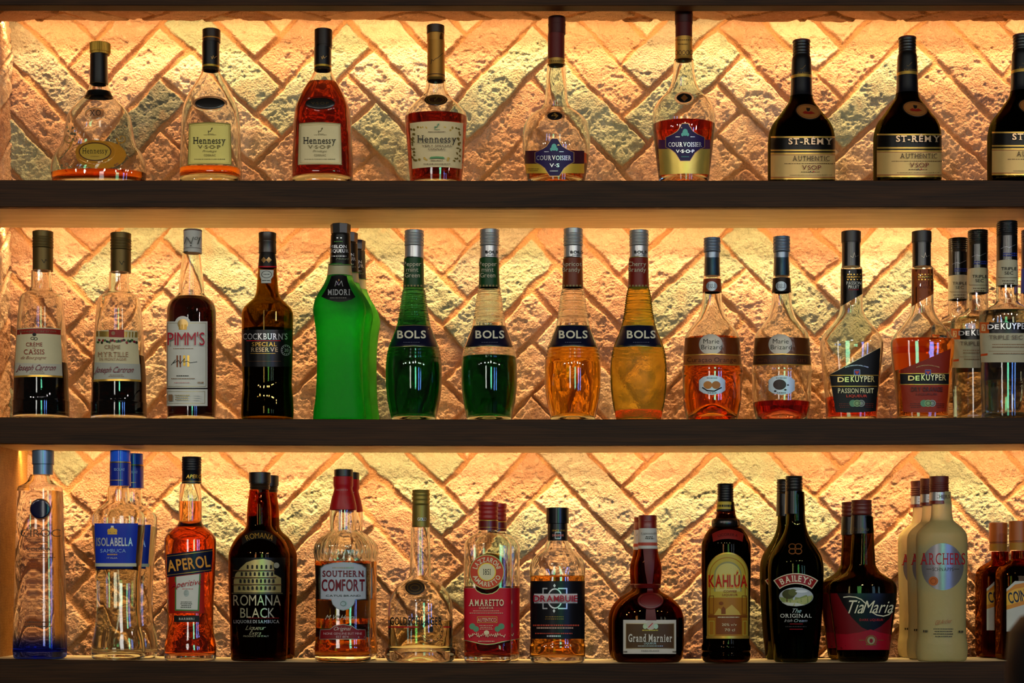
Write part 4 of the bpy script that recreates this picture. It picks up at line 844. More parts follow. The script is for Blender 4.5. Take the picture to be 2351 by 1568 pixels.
b.lab('label', [('P', [(217, 1201.5), (317, 1201.5), (311, 1293), (220, 1293)], NB), ('R', 219, 1293, 313, 1300.5, paint('c8c4a8', .5)), ('R', 221, 1300.5, 305, 1305, paint('101c5a', .4)), ('R', 247, 1223, 269, 1227, GOLD), ('E', 258, 1217, 6, 7, GOLD), ('E', 250, 1219, 3.5, 5, GOLD), ('E', 266, 1219, 3.5, 5, GOLD), ('R', 255, 1207, 261, 1211, SILV)]+
  small(258, 1273, 30, GOLD, 1, 4, 3, 2)+[T('ISOLABELLA', 263.4, 1244, 82, 18, SILV, 'b'), T('SAMBUCA', 260, 1264.5, 58, 8, AZ), T('ITALIA', 258, 1281, 24, 3.4, SILV)])
b.lab('back_label', [('R', 225, 1206, 320, 1296, frosted('d8d4c0', .6))], back=True)
row2(b, 302, .118, 3, SL[1], 'clear waisted sambuca bottles')
# orange aperitif
P = [(1110, 21.5), (1113, 22.6), (1165, 26), (1196, 25.6), (1205.6, 30.5), (1218, 44.5), (1230, 55), (1240, 58.3), (1259, 58.6), (1321, 56), (1384, 52.8), (1431, 52.2), (1462, 55), (1490, 59), (1510, 58.6), (1517, 56)]
b = Bottle('aperitif_bottle', 'bright orange red aperitif bottle with slanted dark blue label', 'bottle', 437, 3, P, n=2.2, ratio=.85, g=CLEAR, liq=(1151, liquid((.98, .18, .02), .05)), tb=.009, punt=.006, capdx=3)
b.cap([(1049, 1110, 22.4)], 'cap', gloss('0e0d12', .3), ridges=(1053, 1082, 5, .8)); b.lathe('cap_ring', [(1105, 22.6), (1106.5, 22.6)], GOLD); b.lab('cap_lettering', [T('APEROL', 446, 1094, 32, 8, GOLD, 'b', shear=.15)], off=.0045)
AO, DB = paint('e0963a', .4), paint('11152f', .3)
b.lab('label', [('R', 388, 1310, 469, 1408, paint('a81c0c', .35)), ('P', [(383, 1273), (488, 1259.5), (485, 1312), (383, 1325.5)], DB), ('W', [(383, 1277.5), (488, 1264)], 1.2, GOLD), ('W', [(383, 1321), (485, 1308)], 1.2, GOLD), ('P', [(402, 1324), (461, 1317), (457, 1403), (402, 1402)], paint('4f7a3c', .4)), ('P', [(405, 1324), (457.5, 1317.5), (453.5, 1400), (405, 1399)], PAPER),
   ('E', 428, 1362, 6, 8, foil('a0a8a0'))]+small(432, 1352, 34, RED, 1, 4, 1.4, 2)+small(428, 1382, 26, GI, 4, 4, 1.6, 3)+[('R', 401.6, 1413, 457, 1428, INK), T('APEROL', 433.4, 1294, 93, 25, AO, 'b', rot=7.5), T('Aperitivo', 430, 1339, 68, 13, RED, 's', rot=8, shear=.45), T('BARBIERI', 429, 1420.5, 34, 5, PAPER, 'r')])
b.lab('embossed_lettering', [T('APEROL', 430, 1462, 64, 20, CLEAR, 'b', arc=(90, 1)), T('BARBIERI', 428, 1483, 56, 8, CLEAR, 'b')], off=.001)
# black sambuca
P = [(1122, 22.5), (1129, 22.6), (1158, 26.4), (1187, 28), (1205, 28.4), (1217, 34.5), (1231, 50), (1246, 60), (1261, 66.4), (1275, 69.7), (1334, 69.7), (1400, 68), (1451, 66), (1500, 64.5), (1513, 63.5), (1518, 61)]
RL = ['black sambuca bottle with golden arcade picture and silver lettering, front of its pair', 'black sambuca bottle mostly hidden behind the one with the golden arcade picture']
b = Bottle('liqueur_bottle', RL[0], 'bottle', 595, 3, P, n=2, ratio=.85, Y=.06, g=glass('c8915a'), liq=(1185, liquid((.012, .003, .001))), group='black sambuca bottles', capdx=1.5)
b.cap([(1084.7, 1109, 25), (1109, 1111, 23)], 'cap', gloss('141110', .35)); b.lathe('cap_ring', [(1110, 22.4), (1113, 23.6), (1116, 22.2), (1119, 23.6), (1124, 22)], gloss('2a1c10', .3))
b.lab('neck_label', [('P', ell(595, 1270, 52, 53, 0, 20, 40, 140)+ell(595, 1277, 50, 40, 0, 20, 40, 140)[::-1], INK), T('ROMANA', 596, 1229, 64, 12, GOLD, 's', arc=(75, 1))])
GG = foil('b8a468', .35)
arches = []
for tier, (yb, n_, hh) in enumerate(((1306, 7, 12), (1322, 8, 11), (1338, 9, 11), (1354, 9, 10))):
    for k in range(n_):
        x = 553+tier*-2+(k+.5)*(74+tier*4)/n_
        if tier == 0 and k < 1: continue
        arches += [('R', x-2.2, yb-hh*.55, x+2.2, yb, INK), ('E', x, yb-hh*.55, 2.2, 2.6, INK)]
b.lab('label', [('P', [(534, 1280), (655, 1280), (653, 1366), (535, 1366)], paint('0b0a0a', .3)), ('P', [(537, 1360), (537, 1333), (541, 1318), (552, 1304), (566, 1291), (584, 1285), (605, 1283), (622, 1287), (629, 1292), (629, 1318), (637, 1322), (645, 1327), (645, 1360)], GG)]+arches+
   [('R', 540, 1309, 629, 1311, BROWN), ('R', 538, 1325, 632, 1327, BROWN), ('R', 538, 1341, 643, 1343, BROWN), ('E', 632, 1298, 6, 6.5, paint('8f8a78', .5)), ('R', 537, 1361.5, 645, 1362.3, GG)])
SG = foil('c9bd98', .3)
b.lab('printed_lettering', [T('ROMANA', 590, 1378, 108, 24, SG), T('BLACK', 591, 1407, 78, 22, SG), T('LIQUORE DI SAMBUCA', 589, 1427, 104, 7, SILV, 'r'), T('Liqueur', 588, 1441, 44, 10, SG, 't', shear=.5), T('Extra', 587, 1453, 26, 8, SG, 't', shear=.5), T('PRODUCT OF ITALY', 588, 1460.5, 58, 3.4, SG), ('R', 570, 1418.3, 640, 1419, RED)])
row2(b, 614, .150, 3, RL[1], 'black sambuca bottles')
# whiskey liqueur with fluted shoulders
P = [(1094, 22), (1115, 22), (1120, 20.2), (1143, 25.6), (1170, 30.5), (1193, 31), (1216, 30), (1225, 40), (1237, 54), (1252, 63.8), (1269, 66.4), (1281, 65), (1334, 63.3), (1451, 62.6), (1477, 63.8), (1486, 65.2), (1507, 64.8), (1517, 62)]
CL = ['fluted bottle with red neck and grey blue label over amber drink, front of its pair', 'fluted bottle with red neck mostly hidden behind the one with grey blue label']
AMB2 = liquid((.90, .40, .05))
b = Bottle('liqueur_bottle', CL[0], 'bottle', 788, 3, P, n=2.6, ratio=.78, g=CLEAR, liq=(1288, AMB2), flutes=(1218, 1284, 28, .05), N=112, tb=.010, punt=.004, capdx=1, group='fluted bottles with red necks')
b.cap([(1078, 1094, 21.5)], 'cap', gloss('1c1814', .35), N=48); b.sleeve('neck_capsule', 1094.5, 1171, paint('a00f14', .35)); b.lab('capsule_lettering', [('O', 800, 1150, 9, 9, 1, paint('9a2a26', .4))]+small(786, 1125, 26, paint('b8807a', .4), 1, 4, 1.6, 3), off=.001)
b.lathe('neck_stopper', [(1172, 13), (1212, 12)], frosted('d9a23a', .6)) if 0 else None
DR, GB = paint('6a0d1c', .4), paint('aeb3bd', .4)
b.lab('back_label', [('R', 740, 1378, 834, 1419, frosted('c9b86a', .75))], back=True)
b.lab('label', [('P', [(735, 1376), (735, 1304), (745, 1296), (764, 1292), (788, 1290), (812, 1292), (831, 1296), (841, 1304), (841, 1376), (816, 1377), (812, 1388), (802, 1398), (788, 1402), (774, 1398), (764, 1388), (760, 1377)], foil('8a8f8f', .35)), ('P', [(737, 1374.5), (737, 1305), (746, 1298), (764, 1294), (788, 1292), (812, 1294), (830, 1298), (839, 1305), (839, 1374.5), (815, 1375.5), (811, 1387), (801, 1396), (788, 1400), (775, 1396), (765, 1387), (761, 1375.5)], GB),
   ('E', 788, 1386, 9, 8, foil('8f9aa0')), ('O', 788, 1386, 6, 5, 1, GI)]+small(788, 1303.5, 52, foil('8f8a78'), 1, 4, 3.4, 4)+[T('SOUTHERN', 788, 1317, 93, 13.5, DR, 'R'), T('COMFORT', 788, 1343.5, 97, 25.5, DR, 'b'), T('CATUS BRAND', 788, 1367.5, 78, 4, GI)])
b.lab('signature', [T('M W Heron', 784, 1417, 70, 11, paint('d8d0b8', .4), 't', shear=.5)])
b.lab('lower_label', [('P', [(733, 1468), (735, 1445), (757, 1444), (768, 1436), (788, 1432.5), (808, 1436), (819, 1444), (839, 1445), (841, 1468)], foil('a09080')), ('P', [(735, 1466.5), (736.5, 1446.5), (758, 1445.5), (769, 1437.5), (788, 1434), (807, 1437.5), (818, 1445.5), (838, 1446.5), (839, 1466.5)], paint('7a0f16', .4)),
   T('Original', 786, 1443, 38, 8.5, PAPER, 't', shear=.4), T('NONE GENUINE BUT MINE', 787, 1454.5, 88, 5, paint('c09a9a', .4)), T('EST 1874', 786, 1462, 28, 5, paint('c0aaaa', .4))])
row2(b, 803, .125, 3, CL[1], 'fluted bottles with red necks')
# cinnamon schnapps with the swollen foot
P = [(1208, 20), (1212, 21.7), (1244, 22.5), (1297, 24), (1321, 24.6), (1328, 30), (1337.6, 44), (1351, 57.6), (1367, 67.6), (1386, 73), (1418, 74.4), (1484, 74), (1490, 79), (1503, 81), (1514, 77), (1519, 72)]
b = Bottle('liqueur_bottle', 'clear domed bottle with brown seal, thin red line and thick swollen foot', 'bottle', 965, 3, P, n=2, ratio=.75, Y=.062, g=CLEAR, liq=(1424, liquid((.97, .93, .62))), tb=.018, punt=.014, capdx=1.5)
b.cap([(1124.7, 1160, 20.6)], 'cap', foil('94803c', .4), ridges=(1130, 1160, 3, 1.2)); b.lathe('neck_capsule', [(1160, 20.2), (1210, 20.6)], foil('87763a', .4)); b.lab('capsule_lettering', [T('GOLD', 968, 1192, 16, 7, SILV)], off=.004)
b.seal('seal_frame', 954, 1349.5, 28, 20, CLEAR, .0022); b.seal('seal', 953.6, 1349, 22, 17, gloss('2a1c10', .35), .0042, shapes=[('O', 953.6, 1349, 16, 12, 1, DGOLD), ('O', 953.6, 1349, 9, 6, 1, DGOLD)])
b.lab('printed_lettering', [('R', 889, 1438, 960, 1441, RED), ('R', 1017, 1438, 1034, 1441, RED), ('O', 990, 1449.5, 27, 26, 1, GI), ('E', 990, 1445, 5, 7, INK), ('O', 990, 1449.5, 19, 18, .7, GI)]+[('R', 990+23*math.cos(a*.45)-1.2, 1449.5+22*math.sin(a*.45)-1.6, 990+23*math.cos(a*.45)+1.2, 1449.5+22*math.sin(a*.45)+1.6, GI) for a in range(-1, 8)]+
   [T('IMPORTED', 954, 1406.5, 63, 5.5, BROWN, 'r'), T('GOLDSCHLÄGER', 956, 1426, 119, 17, INK, 'R')])
# amaretto
P = [(1216, 21), (1220, 21), (1227, 32), (1239.5, 48), (1250, 54), (1259, 54.8), (1330, 54.6), (1389, 54.2), (1480, 54), (1512, 53.8), (1519, 51)]
AL = ['square amaretto bottle with red label and round orange emblem, front of its pair', 'square amaretto bottle half hidden behind the one with the orange emblem']
b = Bottle('liqueur_bottle', AL[0], 'bottle', 1120, 3, P, n=5, ratio=.72, g=CLEAR, liq=(1346, liquid((.55, .06, .008), .05)), tb=.010, punt=.004, capdx=1, group='square amaretto bottles')
b.cap([(1152, 1161, 23.4), (1161, 1194, 22.4)], 'cap', gloss('9c1a14', .4), ridges=(1163, 1194, 3, 1)); b.lathe('neck_capsule', [(1194, 22.8), (1217, 22.9)], gloss('6a0f10', .3)); b.lathe('cap_ring', [(1194, 23), (1196, 23)], GOLD); b.lathe('capsule_ring', [(1210, 23.1), (1211.5, 23.1)], GOLD)
AR, OR, EC = paint('c01024', .45), paint('c8401e', .4), paint('e0d2a6', .5)
b.lab('label', [('P', [(1065, 1349), (1090, 1349), (1096, 1356), (1106, 1361.5), (1118, 1363.5), (1130, 1361.5), (1140, 1356), (1146, 1349), (1174, 1349), (1174, 1470), (1150, 1475), (1135, 1479), (1119, 1480.5), (1103, 1479), (1088, 1475), (1065, 1470)], foil('b8ac70', .35)), ('P', [(1065, 1350), (1089, 1350), (1095, 1357.5), (1105, 1363), (1118, 1365), (1131, 1363), (1141, 1357.5), (1147, 1350), (1174, 1350), (1174, 1468.5), (1150, 1473), (1135, 1477), (1119, 1478.5), (1103, 1477), (1088, 1473), (1065, 1468.5)], AR),
   ('E', 1087-2.5, 1438, 7, 7, LGR), ('E', 1093, 1444, 6.5, 6.5, LGR), ('E', 1151, 1438, 7, 7, LGR), ('E', 1142, 1444, 6.5, 6.5, LGR), ('B', 1096, 1416, 1141, 1429.5, .8, GOLD), ('E', 1117, 1452, 6, 5, EC)]+small(1117, 1402.5, 80, EC, 2, 5, 1.2, 2)+small(1117, 1436, 34, EC, 3, 4, 1.2, 3)+small(1117, 1472, 40, EC, 1, 4, 1.6, 8)+
   [('W', [(1078+k*4, 1456+4*math.sin(k*1.1)), (1080+k*4, 1459+4*math.cos(k*1.3)), (1082+k*4, 1457-3*math.sin(k))], 1.2, EC) for k in range(20)]+[T('AMARETTO', 1117, 1383.5, 77, 14, EC, 'R'), T('LIQUEUR', 1117, 1395.5, 33, 4.4, EC, 'r'), T('AUTENTICO', 1118, 1423, 42, 8, EC)])
b.lab('round_emblem', [('E', 1117.7, 1313, 40, 40, foil('a89a5c', .4)), ('E', 1117.7, 1313, 38, 38, OR), ('E', 1117.7, 1313, 21, 21, GOLD), ('E', 1117.7, 1313, 18.5, 18.5, EC), T('LAZZARONI', 1117.7, 1284.6, 74, 10.5, EC, 'b', arc=(28.5, 1)), T('AMARETTO', 1117.7, 1341.4, 72, 10.5, EC, 'b', arc=(28.5, -1)), T('1851', 1118, 1313, 18, 13, INK, 'r')])
b.lab('back_emblem', [('E', 1124, 1312, 42, 42, frosted('d8b050', .75))], back=True)
row2(b, 1140, .118, 3, AL[1], 'square amaretto bottles')
# whisky liqueur with the black label
P = [(1202, 22), (1240, 23), (1243, 24.8), (1259, 31.5), (1271, 46), (1283, 57), (1295, 62.4), (1306, 64), (1319, 64.3), (1324, 62.8), (1400, 62.6), (1477, 62.2), (1483, 64), (1505, 63.6), (1515, 62), (1519, 59)]
b = Bottle('liqueur_bottle', 'stout amber bottle with black label and red lettering on a white bar', 'bottle', 1280, 3, P, n=2.2, ratio=.8, g=CLEAR, liq=(1321, liquid((.92, .40, .05))), tb=.010, punt=.006, flutes=(1246, 1314, 14, .03), N=72)
b.cap([(1165.7, 1202, 26)], 'cap', gloss('0d0d10', .25), N=48); b.lathe('neck_capsule', [(1202, 22.6), (1241, 23.4)], BLKCAP)
b.lab('capsule_lettering', [T('DRAMBUIE', 1281, 1229, 24, 4.5, paint('d07a6a', .4), 'b'), T('SINCE 1745', 1282, 1218, 28, 4, GOLD)]+[('B', 1275, 1222, 1287, 1236, 1, SILV)], off=.0012)
BL2, PINK = paint('121014', .3), paint('d3c6c6', .45)
b.lab('label', [('R', 1215, 1334, 1343, 1466.5, BL2), ('P', [(1273, 1340), (1276, 1344.5), (1273, 1349), (1270, 1344.5)], SILV), ('P', [(1272, 1398), (1275, 1402.5), (1272, 1407), (1269, 1402.5)], SILV), ('W', [(1256, 1351), (1247, 1351), (1247, 1397), (1256, 1397)], 3, SILV), ('W', [(1282, 1351), (1301, 1351), (1301, 1397), (1282, 1397)], 3, SILV), ('O', 1274, 1374, 16, 22, 3, SILV), ('R', 1227, 1363, 1325, 1385, PINK),
   T('DRAMBUIE', 1276, 1374, 90, 13.5, paint('a5122a', .4), 'b')]+small(1274, 1416, 56, DGOLD, 2, 5, 1.8, 2)+small(1277, 1435.5, 108, paint('c04a34', .4), 1, 5, 3.4, 3)+small(1275, 1441.5, 84, paint('c8a08a', .4), 1, 5, 3.4, 4)+small(1272, 1454, 92, paint('c04a34', .4), 1, 5, 2.4, 5)+small(1272, 1460, 36, SILV, 1, 5, 3.4, 6))
# round orange liqueur with the red ribbon
P = [(1259, 22.2), (1273, 24.3), (1296, 30.4), (1312, 31.6), (1335, 30), (1341, 29.5), (1344.4, 30.6), (1351, 25.8), (1358, 30), (1365, 42), (1376.6, 58.5), (1390, 71), (1406, 79), (1422, 82.3), (1445, 82.6), (1491, 81.5), (1507, 79), (1516, 74), (1520, 70)]
GL2 = ['round-bellied brown bottle with red wax cap, red ribbon and brown and cream label', 'round-bellied brown bottle peeping out left behind the one with the red ribbon']
b = Bottle('liqueur_bottle', GL2[0], 'bottle', 1487.5, 3, P, n=2.4, ratio=.62, Y=.058, g=glass('c08848'), liq=(1418, liquid((.10, .015, .004))), tb=.008, capdx=-.5, group='round-bellied brown bottles')
b.cap([(1183, 1194, 21.2), (1194, 1197, 20.6), (1197, 1213, 20.8)], 'wax_cap', gloss('73120f', .35)); b.lathe('neck_band', [(1213, 21), (1260, 22.8)], paint('c3c0b8', .5)); b.lathe('neck_stripe', [(1245, 22.4), (1253, 22.8)], paint('b04a3a', .5))
b.lab('neck_lettering', [T('Lapostolle', 1490, 1224, 30, 5, GI, 't', shear=.4)]+small(1491, 1232, 20, GI, 2, 4, 2, 2), off=.0025)
MAR = paint('5c0c0c', .4)
b.lab('ribbon', [('P', [(1477, 1260), (1504, 1260), (1501, 1310), (1497, 1345), (1502, 1372), (1484, 1372), (1487, 1345), (1481, 1310)], MAR), ('P', [(1484, 1385), (1502, 1385), (1507, 1424), (1482, 1424)], MAR)], off=.0009)
b.lathe('ribbon_ring', [(1340, 29), (1343, 31.2), (1350, 29)], MAR)
b.seal('wax_seal', 1493, 1379, 29, 19.5, gloss('651010', .4), .004, shapes=[('O', 1493, 1379, 23, 14.5, .8, paint('3d0808', .4))])
BRN = paint('4d3417', .45)
b.lab('label', [('R', 1431, 1423, 1552, 1501, paint('c4bcae', .5)), ('R', 1436.6, 1431, 1548, 1489.5, foil('a8946a', .4)), ('R', 1438, 1432.5, 1546.5, 1488, BRN), ('E', 1493.7, 1436, 11, 10, paint('b9b0a0', .45)), ('E', 1481, 1438, 5, 6, foil('b0a68c')), ('E', 1506, 1438, 5, 6, foil('b0a68c')), ('W', [(1489, 1440), (1498, 1431)], 2, RED)]+small(1493, 1447, 48, GOLD, 1, 4, 2.6, 2)+small(1493, 1483, 60, SILV, 1, 4, 1.6, 3)+
   small(1438, 1496, 10, GI, 1, 4, 3, 4)+small(1547, 1496, 8, GI, 1, 4, 3, 4)+[T('Grand Marnier', 1492.5, 1464.5, 98, 17, paint('cfc8b8', .4), 'R'), T('LIQUEUR', 1492.6, 1477, 28, 4.4, SILV, 'r'), T('PARIS FRANCE', 1492.6, 1494, 40, 3.4, GI, 'r')])
row2(b, 1476.5, .155, 3, GL2[1], 'round-bellied brown bottles')
# coffee liqueur
P = [(1152, 18), (1172, 20.5), (1189, 24), (1193, 29.5), (1197, 31), (1204, 31), (1209, 30.5), (1213, 37), (1223, 45), (1237, 52), (1250.7, 56), (1292, 56.4), (1400, 54.8), (1470, 53.4), (1478, 54), (1483, 56.2), (1492, 56.2), (1495.5, 54), (1498, 54), (1501, 56), (1513, 54.2), (1519, 50)]
b = Bottle('liqueur_bottle', 'dark coffee liqueur bottle with arched yellow picture label and red lettering', 'bottle', 1667, 3, P, n=2, ratio=.9, g=glass('a88258'), liq=(1180, liquid((.01, .003, .001))), capdx=-1.5)
b.cap([(1110.4, 1152, 18.6)], 'cap', gloss('0d0b0a', .3), ridges=(1114, 1150, 6, .8)); b.lathe('neck_label', [(1152, 19), (1172, 20.8)], paint('b39a30', .4)); b.lathe('neck_line', [(1169, 20.9), (1174, 21)], INK)
b.lathe('collar', [(1191, 29), (1196, 31.8), (1206, 31.8), (1210, 30)], gloss('120c08', .25)); b.lab('neck_lettering', small(1665, 1161, 34, INK, 1, 4, 5, 4), off=.0015)
b.lab('shoulder_label', [('P', ell(1671, 1262, 56, 47, 0, 20, 50, 130)+ell(1671, 1264, 50, 27, 0, 20, 48, 132)[::-1], paint('7c1812', .4)), T('LICORERA', 1671, 1227, 46, 6, paint('4a0c08', .4), 'b', arc=(80, 1))])
KY, KO, KB = paint('b9a13a', .4), paint('a26a1c', .45), paint('7a3f12', .45)
archp = lambda cx, hw, top, spr, bot: [(cx-hw, bot), (cx-hw, spr)]+[(cx-hw*math.cos(math.radians(a)), spr-(spr-top)*math.sin(math.radians(a))) for a in range(8, 180, 8)]+[(cx+hw, spr), (cx+hw, bot)]
b.lab('label', [('P', archp(1670.5, 47.5, 1268, 1318, 1466), GOLD), ('P', archp(1670.5, 45.5, 1271, 1318, 1463), KY), ('P', archp(1670.5, 41, 1279, 1319, 1463), KO), ('P', archp(1670.5, 39, 1281, 1319, 1463), KY), ('P', archp(1671, 31, 1289, 1320, 1358), paint('8f8a5a', .4)), ('P', archp(1671, 28, 1293, 1320, 1358), paint('c9b865', .4)),
   ('R', 1626, 1372, 1715, 1463, KO), ('P', [(1640, 1412), (1650, 1396), (1662, 1402), (1680, 1388), (1696, 1404), (1700, 1412)], paint('c2a046', .4)), ('P', [(1656, 1410), (1656, 1398), (1661, 1392), (1666, 1398), (1666, 1410)], KB), ('R', 1626, 1412, 1715, 1418, KB), ('R', 1644, 1418, 1702, 1456, KB), ('B', 1629, 1368, 1639, 1410, 1.4, KB), ('B', 1703, 1368, 1713, 1410, 1.4, KB), ('B', 1629, 1426, 1640, 1458, 1.4, KY), ('B', 1705, 1426, 1713, 1458, 1.4, KY), ('E', 1656, 1385, 5, 4, KB), ('R', 1623, 1460, 1718, 1466, GOLD)]+
   small(1672, 1417, 50, EC, 1, 4, 2.4, 3)+[T('KAHLÚA', 1671, 1334, 88, 31, paint('d9a030', .4), 'b'), T('KAHLÚA', 1671, 1334, 85, 26, paint('b01810', .4), 'b'), T('COFFEE', 1676, 1357.5, 29, 5, paint('8a2a1a', .4), 'r'), T('LIQUEUR', 1676, 1365.5, 34, 5, paint('8a2a1a', .4), 'r'), T('20% v/v', 1674, 1434, 32, 5.5, EC), T('70 cl', 1675, 1446, 22, 6, EC)])
# irish cream
P = [(1126, 19), (1137, 19.8), (1195, 21.5), (1218, 25.8), (1238, 35), (1258, 48), (1275, 57.4), (1292, 62), (1310, 63.4), (1367, 62), (1453, 56.7), (1500, 51.5), (1513, 50), (1519, 47.5)]
BAL = ['dark irish cream bottle with red banner and oval landscape picture, front of its pair', 'dark bottle left behind the irish cream with the red banner']
b = Bottle('liqueur_bottle', BAL[0], 'bottle', 1827, 3, P, n=2, ratio=.9, Y=.05, g=glass('a2a066'), liq=(1140, liquid((.02, .008, .004))), capdx=-4, group='dark irish cream bottles')
b.cap([(1093, 1127, 19.6)], 'cap', gloss('15110d', .3), ridges=(1097, 1125, 4, .9)); b.lathe('neck_capsule', [(1127, 19.4), (1180, 20.9)], gloss('0c0a0a', .25))
OG = foil('8a5226', .4)
b.lab('monogram', [('O', 1819, 1254.5, 7.5, 6, 2.2, OG), ('O', 1833, 1254.5, 7.5, 6, 2.2, OG), ('O', 1819, 1265.5, 7.5, 6, 2.2, OG), ('O', 1833, 1265.5, 7.5, 6, 2.2, OG)])
def sector(cx, cy, R0, R1, a0, a1, n=18): return [(cx+R1*math.sin(math.radians(a0+(a1-a0)*i/n)), cy-R1*math.cos(math.radians(a0+(a1-a0)*i/n))) for i in range(n+1)]+[(cx+R0*math.sin(math.radians(a1-(a1-a0)*i/n)), cy-R0*math.cos(math.radians(a1-(a1-a0)*i/n))) for i in range(n+1)]
b.lab('banner', [('P', sector(1827, 1403, 62.5, 87, -36, 36), paint('d6c9a8', .45)), ('P', sector(1827, 1403, 64.5, 85, -34.3, 34.3), paint('8f1f1e', .4)), T('BAILEYS', 1827, 1328, 76, 13.5, paint('ddd2b4', .45), 'R', arc=(75, 1))])
EL = ell(1828, 1370, 39, 21.5, 0, 40)
b.lab('picture', [('P', EL, paint('aab0b4', .5)), ('P', [q for q in ell(1828, 1370, 38, 21, 0, 40, 180, 360)]+[(1850, 1366), (1835, 1372), (1815, 1369), (1800, 1372)], paint('7d8a4c', .5)), ('P', [(1800, 1381), (1830, 1376), (1866, 1366), (1860, 1381), (1842, 1389), (1822, 1391)], paint('a3a566', .5)), ('P', [(1795, 1383), (1830, 1384), (1848, 1389), (1828, 1392), (1808, 1390)], paint('c0c2b4', .5)), ('E', 1811, 1364, 15, 11, paint('3f4220', .55)), ('E', 1820, 1360, 10, 8, paint('565a2c', .55)), ('R', 1806, 1372, 1808, 1382, BROWN), ('E', 1840, 1358, 14, 3, paint('cfd2d4', .5))])
b.lab('printed_lettering', [T('The', 1829, 1402, 22, 10, SILV, 't', shear=.5), T('ORIGINAL', 1827.4, 1413.5, 70, 8.5, PAPER, 'r'), T('Irish Cream', 1828, 1424.5, 50, 7, SILV, 't', shear=.5), ('R', 1813, 1432, 1843, 1433, RED), ('R', 1813, 1444, 1843, 1445, RED)]+small(1827, 1438.5, 50, paint('3a3432', .4), 1, 4, 2, 3))
row2(b, 1806, .150, 3, BAL[1], 'dark irish cream bottles')
# coffee liqueur with the heart
P = [(1182, 23), (1227, 25), (1270, 27.2), (1296, 29), (1306, 34), (1314, 40), (1319, 46), (1329, 62), (1336.6, 71.5), (1347, 76.3), (1360, 76.8), (1411, 71), (1461, 64), (1500, 59), (1514, 56), (1519, 52)]
TML = ['dark bottle with red and black label in cream script, front of its pair', 'dark bottle with red cap peeping out left behind the one with cream script']
b = Bottle('liqueur_bottle', TML[0], 'bottle', 1981, 3, P, n=2.6, ratio=.62, Y=.048, g=glass('b09c68'), liq=(1362, liquid((.03, .006, .004))), tb=.008, capdx=-3, group='dark bottles with red brown caps')
b.cap([(1148, 1183, 23.4)], 'cap', gloss('5e1d12', .4), ridges=(1155, 1183, 3, 1.1)); b.lathe('neck_capsule', [(1183, 23.2), (1225, 25)], gloss('1a1210', .3)); b.lab('capsule_lettering', [T('Tia Maria', 1977, 1215, 34, 8, foil('6a5a3a'), 't', shear=.4)], off=.0028)
SC2 = paint('d8cfae', .4)
b.lab('label', [('P', [(1905, 1362), (2056, 1362), (2046, 1430), (2042, 1492), (1921, 1492), (1913, 1430)], paint('640a10', .35)), ('P', [(1922, 1362), (2056, 1362), (2053, 1398), (2042, 1420), (2022, 1438), (1999, 1450), (1978, 1440), (1955, 1417), (1936, 1388)], paint('0c0a0b', .3)), ('P', [(1914, 1455), (1945, 1456), (1972, 1452), (1999, 1445), (2020, 1452), (2046, 1457), (2041, 1492), (1921, 1492)], paint('8f0b1c', .35)),
   ('W', [(1937, 1371), (1950, 1369.5), (1965, 1371), (1977, 1376), (1987, 1385)], 2.4, SC2), ('W', [(2001, 1405), (2013, 1412), (2028, 1414.5), (2040, 1411), (2048, 1404)], 2.4, SC2), ('E', 2000, 1470, 9, 9, foil('a8925a')), ('O', 2000, 1470, 12, 11, 1.6, DGOLD), ('E', 2000, 1471, 4, 5, paint('7a0a14', .4)), ('R', 1972, 1469, 1985, 1470, DGOLD), ('R', 2015, 1469, 2028, 1470, DGOLD)]+small(2000, 1480, 26, DGOLD, 1, 4, 2, 3)+
   [T('Tia', 1965, 1393, 40, 30, SC2, 's', shear=.35), T('Maria', 2018, 1393, 68, 28, SC2, 's', shear=.35), T('DARK LIQUEUR', 2000, 1423, 54, 5, paint('9a2020', .4), 'b')])
row2(b, 1958, .128, 3, TML[1], 'dark bottles with red brown caps')
# frosted peach schnapps
P = [(1129, 20), (1158, 22.5), (1180, 23.5), (1195, 27), (1203, 36.6), (1215, 49.5), (1226, 56.4), (1238, 58.4), (1281, 58.4), (1424, 55), (1459, 55.7), (1479, 58.4), (1496, 58.9), (1510, 57), (1517, 54)]
ACL = ['frosted cream schnapps bottle with round silver label and red lettering, front of three', 'frosted cream schnapps bottle, middle of three in a line', 'frosted cream schnapps bottle, farthest back of three']
b = Bottle('liqueur_bottle', ACL[0], 'bottle', 2162, 3, P, n=2, ratio=.74, Y=.046, g=milky('f0dc94', 'fffdf0', .62), solid=True, capdx=-6, group='frosted cream schnapps bottles')
b.cap([(1093.5, 1130, 22)], 'cap', gloss('5e2012', .45), ridges=(1108, 1129, 4, .9)); b.lathe('neck_label', [(1130, 21.6), (1150, 22.4)], foil('a8a8a8', .3)); b.lathe('neck_band', [(1150, 22.2), (1157.5, 22.6)], gloss('6e1812', .35)); b.lab('neck_lettering', [T('ARCHERS', 2157, 1140, 42, 8, BROWN, 'r')], off=.003)
DSC = foil('8f898c', .3)
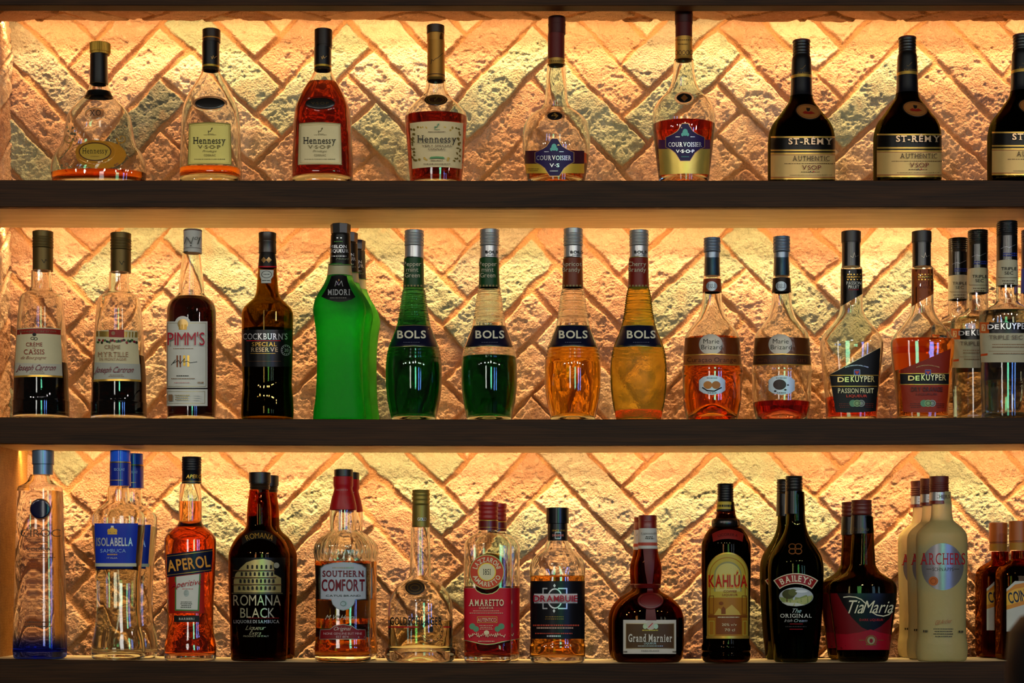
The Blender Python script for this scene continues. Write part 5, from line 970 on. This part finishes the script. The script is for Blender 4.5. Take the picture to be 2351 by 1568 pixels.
b.lab('label', [('E', 2164, 1301, 48, 54, DSC), ('E', 2143, 1334, 11, 10.5, paint('b05a24', .4)), ('O', 2143, 1334, 6, 6, 1.4, paint('8a3a14', .4)), ('R', 2127, 1306, 2139, 1307.2, GI), ('R', 2190, 1306, 2202, 1307.2, GI), T('ARCHERS', 2164, 1283, 102, 26, paint('a51522', .4), 'r'), T('SCHNAPPS', 2164.8, 1307, 48, 7.5, GI, 'r')])
b.lab('printed_lettering', [T('Gill Archer', 2166, 1427, 36, 10, paint('a8502a', .4), 't', shear=.5, rot=8)]+small(2166, 1444, 48, GI, 4, 5.6, 2.2, 4)+small(2127, 1449, 12, GI, 1, 4, 5, 5)+small(2203, 1450, 12, GI, 1, 4, 5, 6))
row2(b, 2140, .116, 3, ACL[1], 'frosted cream schnapps bottles'); row2(b, 2118, .187, 3, ACL[2], 'frosted cream schnapps bottles')
# square orange liqueur bottles at the right edge
P = [(1262, 19.5), (1283, 20.5), (1292, 30), (1302, 43), (1315, 50), (1330, 51.5), (1420, 51.5), (1500, 51.5), (1513, 50), (1519, 47)]
QL = ['square brown orange liqueur bottle cut off by the right edge, partly behind the black post', 'square brown orange liqueur bottle with orange cap, behind the one at the right edge']
b = Bottle('liqueur_bottle', QL[0], 'bottle', 2342, 3, P, n=6, ratio=.9, Y=.075, g=glass('c8803c'), liq=(1300, liquid((.30, .07, .008), .05)), capdx=-4, group='square brown orange liqueur bottles')
b.cap([(1196, 1242, 21), (1242, 1246, 20.4)], 'cap', gloss('a8551c', .4)); b.lathe('cap_line', [(1241, 21), (1243, 21)], BROWN); b.lathe('neck_band', [(1246, 20.4), (1263, 20.8)], paint('a8742a', .4))
b.lab('label', [('P', [(2311, 1352), (2330, 1334), (2392, 1334), (2392, 1450), (2311, 1450)], paint('b9b4a8', .45)), ('P', [(2311, 1358), (2330, 1342), (2392, 1330), (2392, 1376), (2311, 1400)], paint('c47a1c', .4)), ('P', [(2311, 1363), (2330, 1352), (2392, 1340), (2392, 1366), (2311, 1391)], paint('d9a030', .4)), T('COINTREAU', 2362, 1364, 96, 24, paint('161a30', .4), 'b', rot=12)])
row2(b, 2296, .160, 3, QL[1], 'square brown orange liqueur bottles')
